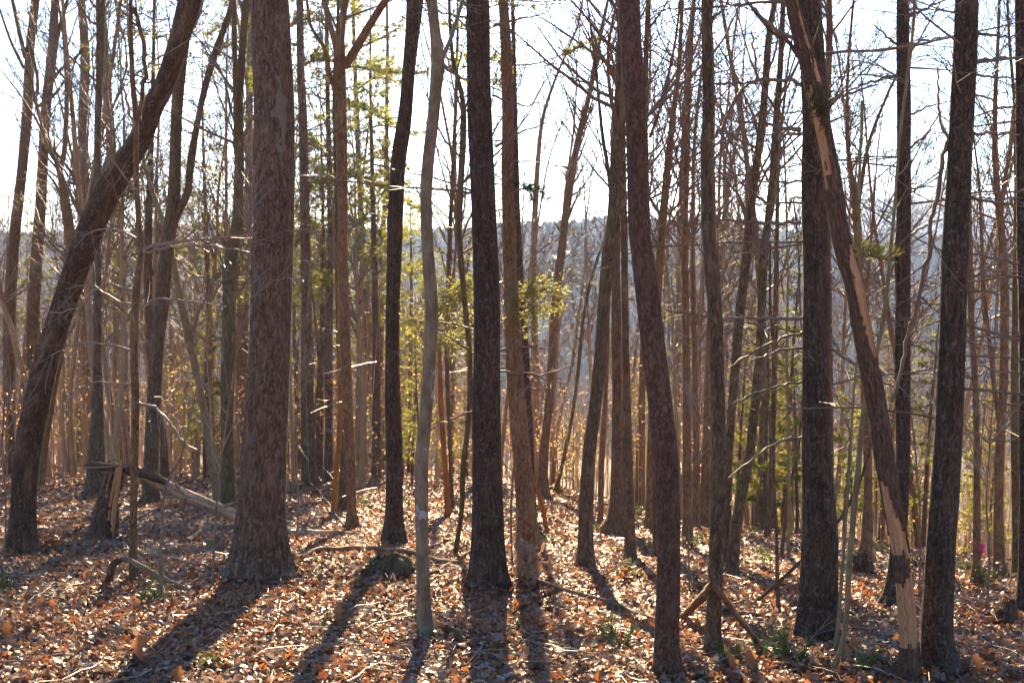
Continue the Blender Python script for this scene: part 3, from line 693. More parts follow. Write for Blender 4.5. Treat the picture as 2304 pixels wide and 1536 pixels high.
tree("bare_tree", "more strongly leaning lichen-spotted trunk left of the dark right-hand pine", "tree", 'mottled',
     [(1646,1294,28),(1658,1174,26),(1677,1070,24),(1686,1029,21),(1698,911,20),(1708,794,18),(1714,677,18),(1719,560,19),(1727,508,16),(1739,390,15),(1747,273,15),(1756,156,13),(1763,0,11)], nb=18, bfrom=0.5)
tree("bare_tree", "slim dark trunk standing in front of the sunlit young pines", "tree", 'maple',
     [(1724,1212,16),(1730,1146,13),(1738,990,12),(1743,833,13),(1746,700,12),(1748,560,10),(1750,400,8)], nb=18, bfrom=0.45)
tree("sapling", "thin dark stem leaning right, close to the dark right-hand pine", "tree", 'maple',
     [(1759,1258,8),(1766,1174,7),(1772,1110,7),(1794,1017,6),(1802,930,5),(1808,850,4)], nb=8, bfrom=0.5, blen=0.9)
tree("sapling", "thin upright pole left of the dark right-hand pine", "tree", 'olive',
     [(1775,1262,8),(1776,1100,7),(1774,950,7),(1770,800,6),(1772,650,5)], nb=10, bfrom=0.5, blen=1.0)
tree("sapling", "thin broken sapling left of the dark right-hand pine's foot", "tree", 'maple',
     [(1753,1378,9),(1750,1320,9),(1748,1200,8),(1742,1100,7),(1741,1010,5)], nb=6, bfrom=0.5, blen=0.6, height=3.4)
tree("pine_tree", "big dark pine right of centre with long bare horizontal limbs on its left", "tree", 'pine_dark',
     [(1835,1432,92),(1836,1405,84),(1841,1314,82),(1844,1200,80),(1841,1107,72),(1837,1029,67),(1836,911,63),(1835,794,60),(1837,677,60),(1836,560,60),(1835,508,62),(1833,390,60),(1835,273,59),(1829,150,56),(1822,0,50)],
     crown='pine', dead=26, dead_from=1.6, height=18, foliage_from=0.65, flare=0.3, lump=0.04,
     limbs=[([(1806,190),(1760,180),(1700,184),(1650,188),(1605,190),(1550,197)], 9, 3), ([(1803,293),(1760,288),(1715,278),(1650,272)], 9, 3), ([(1803,300),(1740,302),(1680,303),(1610,300)], 4, 2),
            ([(1803,408),(1750,408),(1690,410),(1600,420)], 5, 2), ([(1802,500),(1740,502),(1680,498),(1600,495),(1552,512)], 9, 3), ([(1803,549),(1740,558),(1690,566),(1640,570)], 6, 2),
            ([(1806,716),(1750,717),(1700,716),(1640,715)], 9, 5), ([(1806,748),(1740,768),(1680,800),(1640,828)], 7, 3), ([(1808,782),(1770,785),(1720,802),(1690,812)], 6, 3),
            ([(1806,858),(1750,868),(1700,885),(1650,908)], 6, 3), ([(1806,983),(1760,990),(1710,1020),(1640,1075)], 6, 3), ([(1865,230),(1890,215),(1930,205),(1975,190)], 8, 3), ([(1864,275),(1900,262),(1945,245)], 6, 2),
            ([(1868,785),(1900,805),(1935,830)], 6, 3), ([(1803,445),(1785,446),(1775,470)], 5, 2), ([(1870,1020),(1900,1005),(1930,980)], 3, 1), ([(1862,398),(1910,400),(1960,395)], 5, 2),
            ([(1800,90),(1770,80),(1730,55),(1690,10)], 9, 5), ([(1806,12),(1740,5),(1660,12),(1540,22)], 7, 3), ([(1803,250),(1770,255),(1700,262)], 4, 2)])
tree("bare_tree", "dark stem showing behind the top right of the dark right-hand pine", "tree", 'maple',
     [(1868,1240,18),(1866,1000,17),(1864,700,16),(1862,400,15),(1861,250,15),(1866,100,15),(1865,0,13)], nb=14, bfrom=0.5)
tree("forked_tree", "dark-footed forked tree between the right-hand pine and the barkless snag", "tree", 'brown',
     [(1945,1272,46),(1948,1240,28),(1950,1180,22),(1952,1050,19),(1944,860,17),(1937,700,16),(1932,560,18),(1929,490,17),(1921,420,11),(1910,340,9),(1906,200,7)], nb=22, bfrom=0.45, flare=0.5,
     forks=[[(1930,470,10),(1945,370,9),(1962,300,8),(2002,200,6)],[(1940,700,7),(1955,600,6),(1965,480,5)]])
tree("leaning_tree", "slim olive-green sapling leaning across in front of the barkless snag", "tree", 'olive',
     [(1871,1517,16),(1885,1480,13),(1896,1450,12),(1906,1384,12),(1911,1279,13),(1920,1174,13),(1930,1070,13),(1938,970,11),(1947,892,10),(1962,830,9),(1975,780,9),(1994,660,9),(2003,560,8),(2012,470,7),(2016,400,6)], nb=6, bfrom=0.6, blen=0.7, flare=0.1, height=5.6)
tree("sapling", "second thin stem rising left of the slim olive-green sapling", "tree", 'olive',
     [(1877,1474,9),(1884,1420,8),(1893,1300,8),(1905,1130,7),(1915,1000,6),(1922,880,4)], nb=5, bfrom=0.5, blen=0.6, height=4.0)
tree("pine_tree", "straight dark pine behind the barkless leaning snag", "tree", 'pine_dark',
     [(2010,1362,62),(2014,1330,46),(2018,1270,38),(2027,1150,34),(2033,1029,32),(2032,911,34),(2031,794,36),(2032,677,33),(2031,560,35),(2033,508,32),(2033,350,30),(2033,234,30),(2031,117,28),(2030,0,25)], crown='pine', dead=26, dead_from=1.6, height=15, foliage_from=0.62, flare=0.35,
     limbs=[([(2045,38),(2080,20),(2130,0)], 8, 3), ([(2046,102),(2080,92),(2130,85),(2170,78)], 6, 2), ([(2046,258),(2090,240),(2140,228)], 5, 2), ([(2046,335),(2085,300),(2120,250)], 5, 2), ([(2017,100),(1985,75),(1965,55)], 5, 2),
            ([(2048,425),(2085,420),(2120,420)], 5, 2), ([(2047,530),(2090,505),(2130,490)], 6, 2), ([(2016,172),(1970,180),(1910,205)], 7, 3), ([(2016,170),(1960,145),(1905,132)], 4, 2), ([(2046,645),(2090,625),(2120,612)], 4, 2), ([(2018,585),(1985,578),(1950,575)], 6, 3)])
tree("pine_tree", "tall dark trunk with pale lichen flecks, widest on the right side of the photo", "tree", 'pine_dark',
     [(2116,1508,90),(2112,1480,76),(2108,1419,68),(2114,1314,66),(2119,1209,64),(2127,1105,63),(2134,980,60),(2140,833,59),(2144,716,56),(2148,560,57),(2155,430,53),(2161,312,53),(2167,195,53),(2173,78,52),(2175,0,50)], crown='pine', dead=26, dead_from=1.6, height=17, foliage_from=0.66, flare=0.35, lump=0.035,
     limbs=[([(2138,312),(2127,330),(2117,390),(2110,440),(2095,490),(2090,560),(2078,620),(2062,690),(2045,745),(2028,830),(2005,905)], 9, 6), ([(2135,315),(2118,285),(2112,240),(2110,150)], 6, 3), ([(2198,76),(2240,82),(2290,84)], 6, 3), ([(2195,138),(2235,132),(2275,128)], 7, 3),
            ([(2194,168),(2230,172),(2285,178)], 6, 3), ([(2190,300),(2240,300),(2292,303)], 7, 4), ([(2190,210),(2230,225),(2270,260)], 5, 2), ([(2172,600),(2220,608),(2290,605)], 5, 3), ([(2172,655),(2215,655),(2270,670)], 6, 3), ([(2170,730),(2220,745),(2285,765)], 6, 3), ([(2168,768),(2215,775),(2250,785)], 5, 2),
            ([(2120,718),(2080,735),(2045,750)], 4, 2), ([(2182,445),(2230,447),(2290,445)], 4, 2)])
tree("bare_tree", "slim trunk with a pink ribbon, right of the tall lichen-flecked trunk", "tree", 'brown',
     [(2195,1315,24),(2196,1260,18),(2197,1107,16),(2196,950,14),(2192,833,14),(2186,716,14),(2184,600,14),(2181,450,12),(2183,250,9)], nb=16, bfrom=0.45)
tree("forked_tree", "pale brown trunk forking low near the right edge of the photo", "tree", 'brown',
     [(2251,1299,36),(2248,1240,24),(2247,1105,22),(2251,970,22),(2257,860,20),(2259,677,20),(2254,547,18),(2240,390,13),(2239,234,10),(2245,117,8),(2250,0,6)], nb=16, bfrom=0.5,
     forks=[[(2248,950,12),(2236,860,11),(2229,794,10),(2216,677,9),(2210,560,8),(2205,450,6)],[(2252,520,9),(2258,420,9),(2272,350,8),(2285,250,6)]])
tree("bare_tree", "mossy trunk close to the right edge, partly behind the edge pine", "tree", 'mossy',
     [(2289,1292,28),(2289,1209,23),(2287,1050,22),(2284,900,19),(2284,755,15),(2285,560,12),(2286,400,10)], nb=14, bfrom=0.5)
tree("pine_tree", "dark pine cut off by the right edge of the photo", "tree", 'pine_dark',
     [(2308,1382,58),(2311,1330,46),(2314,1209,42),(2316,1000,42),(2316,800,40),(2312,650,38),(2308,547,36),(2303,234,34),(2298,0,31)], crown='pine', dead=26, dead_from=1.6, height=15, foliage_from=0.62, flare=0.3,
     limbs=[([(2298,600),(2260,585),(2190,570)], 6, 3), ([(2298,510),(2250,495),(2190,475)], 6, 3), ([(2300,768),(2260,755),(2215,742)], 7, 3), ([(2300,840),(2250,835),(2205,822)], 5, 2), ([(2300,912),(2250,905),(2195,900)], 5, 2), ([(2297,240),(2240,245),(2195,262)], 6, 3), ([(2302,985),(2262,992),(2215,990)], 4, 2)])

for lab, pts in (("thin pale twiggy sapling in front of the big pine's left side", [(478,1325,5),(482,1200,5),(495,1050,4),(520,880,4),(545,720,3),(560,610,2)]),
                 ("thin twiggy sapling rising between the central pine and the leaning brown pine", [(1152,1262,5),(1150,1130,5),(1160,1000,4),(1158,880,3),(1150,780,2)]),
                 ("wispy pale sapling just left of the tall lichen-flecked trunk", [(2068,1345,5),(2070,1200,4),(2062,1050,4),(2050,920,3),(2040,820,2)]),
                 ("wispy sapling between the grey mottled trunk and the reddish pine", [(1552,1330,5),(1550,1200,4),(1558,1080,4),(1570,960,3),(1575,880,2)]),
                 ("thin wispy sapling right of the big pine by the pale log", [(668,1222,5),(672,1120,4),(664,1000,4),(672,880,3),(690,760,2)]),
                 ("fine twiggy sapling near the right edge beyond the lichen-flecked trunk", [(2222,1370,5),(2225,1250,4),(2218,1120,4),(2228,990,3),(2235,900,2)]),
                 ("slight twiggy sapling left of the leaning oak's foot", [(8,1270,5),(12,1150,4),(5,1000,4),(14,860,3),(20,760,2)])):
    tree("sapling", lab, "sapling", 'stick', pts, nb=16, bfrom=0.35, blen=0.9, flare=0.05, twigmat='twig_pale', height=3.4)
# ------------------------------------------------------------------ partial skins over a stem: loose bark, lichen
def project(p):
    q = np.asarray(p) - np.array([0, 0, EYE])
    dz = q[1] * cp - q[2] * sp
    return CX + F_PX * q[0] / dz, CY - F_PX * (q[1] * sp + q[2] * cp) / dz
def shell(base, S, PR, keep, lift, mat, parent, name, label=None, pyr=None):
    """faces of the stem surface for which keep(u, py) holds, raised by lift metres; u runs -1..1 left to right, back in (1, 3)"""
    n0 = 8 * 6                                                     # finer ring than the stem
    rows = []
    sd = PR.shape[1]
    L = np.concatenate([[0], np.cumsum(np.linalg.norm(np.diff(S[:, :3], axis=0), axis=1))])
    m = max(20, int(L[-1] / 0.03)); m = min(m, 340)
    lo, hi = 0.0, L[-1]
    if pyr:
        py_ = np.array([project(base + p[:3])[1] for p in S]); o_ = np.argsort(py_)
        lo, hi = np.interp(pyr[1], py_[o_], L[o_]), np.interp(pyr[0], py_[o_], L[o_]); m = max(24, int((hi - lo) / 0.008)); n0 = 96
    li = np.linspace(lo, hi, m)
    P = np.stack([np.interp(li, L, S[:, k]) for k in range(4)], -1)
    th = np.arange(n0) * 2 * math.pi / n0
    prr = np.stack([np.interp(li, L, PR[:, j]) for j in range(sd)], -1)
    f = th / (2 * math.pi) * sd; j0 = np.floor(f).astype(int) % sd; fr = f - np.floor(f)
    pr = prr[:, j0] * (1 - fr) + prr[:, (j0 + 1) % sd] * fr
    T = np.gradient(P[:, :3], axis=0); T /= np.linalg.norm(T, axis=1)[:, None]
    ax = np.array([0.0, 1.0, 0.0]); U = ax - T * (T @ ax)[:, None]; U /= np.linalg.norm(U, axis=1)[:, None]; V = np.cross(T, U)
    rr = P[:, 3:4] * pr + lift
    v = P[:, None, :3] + rr[..., None] * (np.cos(th)[None, :, None] * U[:, None, :] + np.sin(th)[None, :, None] * V[:, None, :])
    pys = np.array([project(base + p[:3])[1] for p in P])
    u = -np.sin(th); back = np.cos(th) > 0.05
    K = np.zeros((m, n0), bool)
    for i in range(m):
        nz = 0.30 * vnoise(np.arange(n0) * 21.6 / n0, np.full(n0, li[i] * 7), 21) + 0.20 * vnoise(np.arange(n0) * 52.0 / n0, np.full(n0, li[i] * 22), 22)
        for j in range(n0):
            K[i, j] = keep(u[j] + nz[j], pys[i] + (14 if pyr else 32) * nz[j], back[j])
    q = []
    for i in range(m - 1):
        for j in range(n0):
            if K[i, j]:
                j2 = (j + 1) % n0
                q.append((i * n0 + j, i * n0 + j2, (i + 1) * n0 + j2, (i + 1) * n0 + j))
    q = np.array(q)
    used = np.unique(q); remap = -np.ones(m * n0, int); remap[used] = np.arange(len(used))
    c = np.stack([np.cos(th)[None, :] * 0.1 + 0 * rr, np.sin(th)[None, :] * 0.1 + 0 * rr, li[:, None] + 0 * rr], -1).reshape(-1, 3)
    # thickness: a second layer under the first
    vo = v.reshape(-1, 3)[used]
    vi = (P[:, None, :3] + (rr - lift * 1.25)[..., None] * (np.cos(th)[None, :, None] * U[:, None, :] + np.sin(th)[None, :, None] * V[:, None, :])).reshape(-1, 3)[used]
    qq = remap[q]; nv = len(used)
    edges = {}
    for f4 in qq:
        for a, b in zip(f4, np.roll(f4, -1)):
            edges[(a, b)] = edges.get((a, b), 0) + 1
    rim = [(a, b) for (a, b) in edges if (b, a) not in edges]
    rq = np.array([(b, a, a + nv, b + nv) for a, b in rim])
    g = Geo(); g.add(np.vstack([vo, vi]), np.vstack([qq, rq]), c=np.vstack([c[used], c[used]]))
    o = link(name, g.mesh(name, M[mat]), parent)
    if label: o["label"] = label
    return o

# the barkless leaning snag: bare wood stem, the bark still on it is a part of its own
sn_pts = [(2049,1530,49),(2046,1454,43),(2039,1349,41),(2032,1279,38),(2022,1209,38),(2008,1130,39),(1998,1070,40),(1988,1020,41),(1979,950,40),(1965,872,41),(1950,794,40),(1935,716,39),(1921,638,37),(1901,575,37),(1886,508,36),(1876,430,36),(1862,350,34),(1847,273,34),(1832,195,36),(1812,117,35),(1795,60,30),(1782,0,25)]
snag_root, snag_base, snag_S = tree("dead_snag", "leaning dead trunk with tan bare wood where the bark has fallen off, right foreground", "dead tree", 'bare', sn_pts, crown='none', flare=0.05, height=5.6, lump=0.03)
def sn_keep(u, py, back):
    if py > 1462: return True
    if py > 1308: return False
    if py > 1252: return u < 0.5
    if py > 1075: return u > -0.9 + 1.9 * (py - 1075) / 175 or (back and py < 1200)
    if back: return True
    if py > 862: return True
    if py > 552: return u < np.interp(py, [552, 580, 640, 716, 794, 862], [0.6, 0.05, -0.25, 0.0, 0.25, 1.0])
    if py > 430: return True
    if py > 200: return u > np.interp(py, [200, 260, 350, 430], [-0.55, -0.5, -0.05, -0.9])
    return not (0.1 < u < 0.7)
sk = (2049, 1530)
shell(snag_base, snag_S, TREES[sk][3], sn_keep, 0.008, 'deadbark', snag_root, "bark", "dark flaking bark left on the dead trunk")
g = Geo()
mp = at_depth(1845, 236, snag_base[1] - 0.16) - snag_base
for _ in range(90):
    a = mp + rng.normal(0, 1, 3) * np.array([0.03, 0.02, 0.05])
    g.tube(np.array([a, a + unit(rvec() + np.array([0, -0.5, -0.2])) * 0.05]), [0.006, 0.002], 3)
link("moss_tuft", g.mesh("moss_tuft", M['moss']), snag_root, kind="stuff")
for pl, w in (([(1815,150),(1795,125),(1770,90),(1740,75),(1700,30),(1680,0)], 12), ([(1825,110),(1840,70),(1850,30)], 6), ([(1838,185),(1850,150),(1858,120)], 3)):
    P = catmull([at_depth(x, y, snag_base[1] + 0.05 * k) - snag_base for k, (x, y) in enumerate(pl)], 14)
    g = Geo(); g.tube(P, np.linspace(w, w * 0.4, 14) * 0.5 * snag_base[1] / F_PX, 6); link("branch", g.mesh("branch", M['deadbark']), snag_root)
# pale lichen streak on the big pine, white lichen spots on the grey beech
M['lichen'] = simple("lichen_grey_green", (0.165, 0.135, 0.095), 0.95, 0.35, 25.0)
M['lichen_white'] = simple("lichen_white", (0.38, 0.35, 0.31), 0.95, 0.2, 30.0)
r_, b_, S_, PR_ = TREES[(584, 1286)]
shell(b_, S_, PR_, lambda u, py, back: (not back) and 175 < py < 375 and abs(u - (0.42 + 0.0006 * (py - 250))) < 0.26 * (1 - abs(py - 270) / 120) ** 0.5 if abs(py - 270) < 118 else False, 0.003, 'lichen', r_, "lichen_patch", "pale grey-green lichen streak on the trunk", pyr=(140, 400))
r_, b_, S_, PR_ = TREES[(962, 1428)]
for lx, ly, lw, lh in ((951, 1158, 0.75, 11), (940, 1143, 0.3, 6), (976, 888, 0.4, 9), (975, 838, 0.25, 4), (944, 1190, 0.2, 3), (958, 1010, 0.2, 3)):
    k = int(np.argmin([abs(project(b_ + s[:3])[1] - ly) for s in S_]))
    uc = (lx - project(b_ + S_[k, :3])[0]) / (S_[k, 3] * F_PX / b_[1])
    def kp(u, py, back, uc=uc, ly=ly, lw=lw, lh=lh):
        return (not back) and ((u - uc) / lw) ** 2 + ((py - ly) / lh) ** 2 < 1
    try: shell(b_, S_, PR_, kp, 0.003, 'lichen_white', r_, "lichen_patch", pyr=(ly - 30, ly + 30))
    except Exception: pass

# ------------------------------------------------------------------ stump, logs and dead wood on the ground
stump_b = on_ground(232, 1212); SD = stump_b[1]
def loc3(px, py, d=None): return at_depth(px, py, d or SD) - stump_b
st = link("broken_stump", None, loc=stump_b, label="jagged rotten stump with splintered pale wood, left of the slender grey pole tree", cat="stump")
def splint(pl, w, mat, name, parent, base, dep, sides=10, jag=0.0, lump=0.25):
    A = np.array([np.append(at_depth(x, y, dep + (k * 0.0)) - base, ww * 0.5 * dep / F_PX) for k, (x, y, ww) in enumerate([(p[0], p[1], p[2]) for p in pl])])
    S = catmull(A, max(10, len(pl) * 5))
    th = np.arange(sides) * 2 * math.pi / sides
    pr = 1 + lump * (0.6 * np.sin(2 * th[None, :] + np.linspace(0, 2, len(S))[:, None]) + 0.5 * np.sin(5 * th + 1)[None, :] + 0.3 * rng.normal(0, 1, (len(S), sides)))
    g = Geo(); g.tube(S[:, :3], S[:, 3], sides, prof=pr, cap=True)
    if jag:
        v = g.v[0]; ring = v[(len(S) - 2) * sides:len(S) * sides]
        ring[:, 2] += np.repeat(rng.uniform(-0.2, 1.0, sides) * jag, 2)[::2].tolist() * 2
    return link(name, g.mesh(name, M[mat]), parent)
splint([(224,1226,104),(229,1205,76),(236,1160,60),(246,1110,50),(256,1075,44),(263,1052,38)], 0, 'deadbark', "trunk", st, stump_b, SD, 16, 0.10)
for pl in ([(243,1195,9),(248,1140,10),(258,1085,10),(263,1058,7)], [(236,1205,7),(238,1150,8),(243,1110,6)], [(262,1130,7),(270,1075,8),(273,1035,5)], [(222,1190,5),(224,1160,6),(232,1140,5)], [(252,1200,12),(256,1150,13),(264,1095,11),(268,1050,6)], [(228,1198,6),(233,1150,7),(240,1100,6),(250,1066,4)]):
    splint(pl, 0, 'bare', "splinter", st, stump_b, SD - 0.14, 7, 0.03)
for pl in ([(215,1200,22),(200,1212,16),(172,1222,8)], [(245,1205,20),(262,1214,12),(270,1222,6)]):
    splint(pl, 0, 'deadbark', "root", st, stump_b, SD - 0.08, 8)
lg = link("fallen_log", None, loc=stump_b, label="pale weathered log leaning from the broken stump down to the big pine's foot", cat="log")
splint([(300,1062,22),(318,1070,25),(345,1080,26),(370,1092,27),(395,1104,29),(419,1116,30),(450,1128,29),(478,1140,29),(505,1150,30),(534,1163,30),(580,1185,26)], 0, 'log', "trunk", lg, stump_b, SD + 0.12, 14, 0, 0.08)
splint([(308,1062,18),(330,1066,20),(360,1078,20),(378,1086,14)], 0, 'deadbark', "bark", lg, stump_b, SD + 0.03, 9, 0, 0.3)
for pl in ([(505,1140,9),(520,1133,7),(532,1128,4)], [(413,1120,14),(413,1140,10),(412,1152,5)], [(320,1080,7),(324,1110,5),(329,1135,3)], [(405,1100,10),(398,1092,9),(396,1085,5)]):
    splint(pl, 0, 'stick', "branch_stub", lg, stump_b, SD, 7)
sl = link("broken_slab", None, loc=stump_b, label="dark splintered slab of wood lying across the top of the broken stump", cat="log")
splint([(190,1046,5),(205,1046,14),(230,1050,22),(258,1054,26),(285,1058,26),(302,1064,22)], 0, 'deadbark', "slab", sl, stump_b, SD + 0.02, 9, 0, 0.35)
for pl in ([(180,1050,2),(215,1052,5),(260,1048,5)], [(205,1040,3),(240,1043,5),(285,1050,4)], [(225,1060,3),(255,1064,5),(290,1070,3)]):
    splint(pl, 0, 'stick', "splinter", sl, stump_b, SD - 0.15, 6)

def ground_stick(name, label, pl, mat, cat="branch", twigs=0, raise_=0.0, lump=0.1, sides=8, group=None):
    """a stick lying on the ground along the traced points (px, py, width)"""
    A = []
    for (x, y, w) in pl:
        p = on_ground(x, y + w * 0.5); A.append(np.append(p, w * 0.5 * p[1] / F_PX))
    A = np.array(A); b = A[0, :3].copy(); A[:, :3] -= b
    S = catmull(A, max(8, len(pl) * 5))
    zz = np.array([gz(b[0] + s[0], b[1] + s[1]) - b[2] for s in S]) + S[:, 3] * 0.7 + 0.012
    S[:, 2] = zz
    S[:, 2] = np.convolve(np.pad(S[:, 2], 2, mode='edge'), np.ones(5) / 5, 'valid') + raise_
    root = link(name, None, loc=b, label=label, cat=cat, group=group)
    g = Geo(); pr = 1 + lump * rng.normal(0, 1, (len(S), sides))
    g.tube(S[:, :3], S[:, 3], sides, prof=pr, cap=True)
    link("stem", g.mesh("stem", M[mat]), root)
    if twigs:
        g = Geo()
        for _ in range(twigs):
            k = rng.integers(1, len(S) - 1); d = unit(S[k + 1, :3] - S[k - 1, :3])
            bare_branch(g, S[k, :3], d * 0.6 + unit(np.cross(d, rvec())) * 0.7 + np.array([0, 0, 0.25]), rng.uniform(0.15, 0.6), max(0.003, S[k, 3] * 0.4), 2, 0.02)
        link("twigs", g.mesh("twigs", M['twig_pale']), root, kind="stuff")
    return root
ground_stick("fallen_log", "pale barkless log lying right of the big pine's foot", [(600,1183,24),(640,1192,22),(702,1198,19),(760,1200,15),(822,1203,9)], 'log', "log", 3, sides=12)
ground_stick("fallen_pole", "long thin fallen pole running from the big pine past the central pine's foot", [(650,1252,10),(700,1247,12),(757,1240,12),(820,1239,12),(876,1241,12),(939,1252,12),(995,1268,12),(1064,1274,12),(1110,1282,11),(1150,1298,10),(1222,1318,9),(1320,1348,9),(1400,1374,8),(1480,1402,7)], 'stick', "branch", 4, 0.03)
ground_stick("fallen_branch", "dark crooked branch lying behind the pale mossy trunk left of the big pine", [(394,1088,7),(430,1080,9),(454,1074,9),(495,1070,9),(540,1064,9)], 'deadbark', "branch", 3)
ground_stick("fallen_branch", "grey stick lying on leaves right of the slender pole tree's foot", [(366,1250,7),(400,1258,9),(447,1270,9)], 'stick', "branch", 2)
ground_stick("fallen_branch", "short grey log end under the leaning fallen log", [(408,1224,9),(428,1212,12),(452,1194,11)], 'stick', "branch", 1)
ground_stick("fallen_branch", "grey log piece lying beside the big pine's left foot", [(468,1178,13),(500,1182,13),(532,1184,12)], 'stick', "branch", 2)
ground_stick("fallen_branch", "thin pale stick low in the left foreground below the mossy sapling", [(186,1434,4),(240,1420,5),(300,1404,5),(360,1392,5),(422,1374,5)], 'stick', "branch", 5)
ground_stick("fallen_branch", "bent stick in the foreground below the long fallen pole", [(576,1377,6),(605,1425,7),(640,1470,9),(672,1480,10),(714,1485,9)], 'stick', "branch", 3)
ground_stick("fallen_branch", "small bleached twig with an elbow right of the big pine's foot", [(625,1364,5),(640,1345,5),(663,1335,5),(715,1333,4)], 'stick', "branch", 3)
ground_stick("fallen_branch", "thin dark stick slanting between the beech and the central pine", [(968,1298,7),(1000,1280,8),(1030,1262,7),(1062,1243,5)], 'deadbark', "branch", 3, 0.03)
ground_stick("fallen_branch", "short log behind the mottled leaning trunk, pointing at the dark wide-footed tree", [(1326,1218,8),(1355,1217,9),(1392,1212,9)], 'stick', "branch", 1)
ground_stick("fallen_branch", "grey fallen branch right of the leaning brown pine's foot", [(1234,1158,8),(1262,1172,9),(1300,1190,8)], 'stick', "branch", 2)
ground_stick("fallen_branch", "long pale branch on the ground passing behind the reddish pine", [(1358,1268,7),(1417,1270,9),(1476,1280,9),(1530,1284,8),(1592,1291,7)], 'stick', "branch", 3)
ground_stick("fallen_branch", "dark branch and roots at the foot of the mottled leaning trunk", [(1283,1281,9),(1330,1279,10),(1352,1296,12),(1410,1298,11),(1478,1298,9)], 'deadbark', "branch", 2)
ground_stick("fallen_branch", "pale branch lying behind the grey mottled trunk towards the right-hand pine", [(1530,1358,8),(1590,1370,9),(1650,1378,9),(1730,1386,8),(1796,1388,5)], 'stick', "branch", 4)
ground_stick("fallen_branch", "forked bleached stick in front of the right-hand pine's foot", [(1790,1449,6),(1815,1430,7),(1843,1413,7),(1876,1405,5)], 'stick', "branch", 3)
ground_stick("fallen_branch", "thin stick at the left edge beside the leaning oak", [(-10,1022,6),(12,1028,7),(32,1034,5)], 'deadbark', "branch", 1, 0.25)
ground_stick("fallen_branch", "thin dark stick among sunlit leaves behind the leaning oak", [(104,1058,5),(135,1066,6),(170,1078,5)], 'deadbark', "branch", 2)
ground_stick("fallen_branch", "stick on shaded leaves between the leaning oak and the broken stump", [(125,1168,6),(160,1167,8),(190,1168,6)], 'deadbark', "branch", 2)
ground_stick("fallen_branch", "pale stick right of the leaning oak's foot", [(160,1248,5),(190,1251,6),(212,1253,5)], 'stick', "branch", 1)
ground_stick("fallen_branch", "thin bare stick in the right foreground below the snag's bark", [(1690,1530,6),(1740,1508,6),(1800,1500,5)], 'stick', "branch", 3)
ground_stick("fallen_branch", "brushy dead branch in front of the flared brown pine", [(645,1112,6),(680,1100,8),(712,1108,6),(740,1140,5),(775,1190,4)], 'deadbark', "branch", 9, 0.08)
# the bent broken stick with a dark stub end, left foreground
def air_stick(name, label, pl, mat, cat, feet=None, sides=8, extra=()):
    """pl rows: px, py, width, depth (None keeps the ground depth of the first point)"""
    d0 = on_ground(pl[0][0], pl[0][1])[1]
    A = np.array([np.append(at_depth(p[0], p[1], p[3] if len(p) > 3 else d0), p[2] * 0.5 * d0 / F_PX) for p in pl])
    b = on_ground(pl[0][0], pl[0][1]); A[:, :3] -= b
    root = link(name, None, loc=b, label=label, cat=cat)
    S = catmull(A, max(8, len(pl) * 5)); g = Geo()
    g.tube(S[:, :3], S[:, 3], sides, prof=1 + 0.1 * rng.normal(0, 1, (len(S), sides)), cap=True); link("stem", g.mesh("stem", M[mat]), root)
    for pl2, mat2 in extra:
        A = np.array([np.append(at_depth(p[0], p[1], p[3] if len(p) > 3 else d0) - b, p[2] * 0.5 * d0 / F_PX) for p in pl2])
        S = catmull(A, max(8, len(pl2) * 5)); g = Geo(); g.tube(S[:, :3], S[:, 3], sides, prof=1 + 0.1 * rng.normal(0, 1, (len(S), sides)), cap=True); link("branch", g.mesh("branch", M[mat2]), root)
    return root
d1 = on_ground(246, 1312)[1]; d2 = on_ground(454, 1338)[1]
air_stick("bent_branch", "broken bent branch arching over leaves at the slender pole tree's foot", [(244,1314,17),(248,1290,17),(256,1268,16),(270,1258,14)], 'deadbark', "branch",
          extra=[([(262,1259,13,d1),(285,1258,13,d1),(320,1275,13,d1 * 0.7 + d2 * 0.3),(366,1300,12,(d1 + d2) / 2),(410,1320,10,d1 * 0.3 + d2 * 0.7),(456,1338,7,d2)], 'stick')])
# a broken sapling propped against the grey mottled trunk: two lengths meeting at the break
dA = on_ground(1534, 1389)[1]; dB = on_ground(1605, 1479)[1] - 0.3; dC = on_ground(1728, 1473)[1]
air_stick("propped_branch", "broken tan stick propped against the grey mottled trunk, bent at its top", [(1530,1391,15,dA),(1555,1368,16,dA * 0.6 + dB * 0.4),(1585,1337,17,dA * 0.25 + dB * 0.75),(1608,1312,17,dB)], 'brown', "branch",
          extra=[([(1606,1312,11,dB),(1640,1360,11,dB * 0.7 + dC * 0.3),(1690,1424,10,dB * 0.3 + dC * 0.7),(1730,1474,8,dC)], 'stick')])
d3 = on_ground(1697, 1360)[1]
air_stick("leaning_pole", "long dark dead pole leaning up to the right behind the right-hand pine", [(1697,1358,8),(1750,1310,8),(1808,1256,8),(1880,1180,8),(1925,1105,7),(1952,1030,6),(1968,962,5)], 'deadbark', "branch")
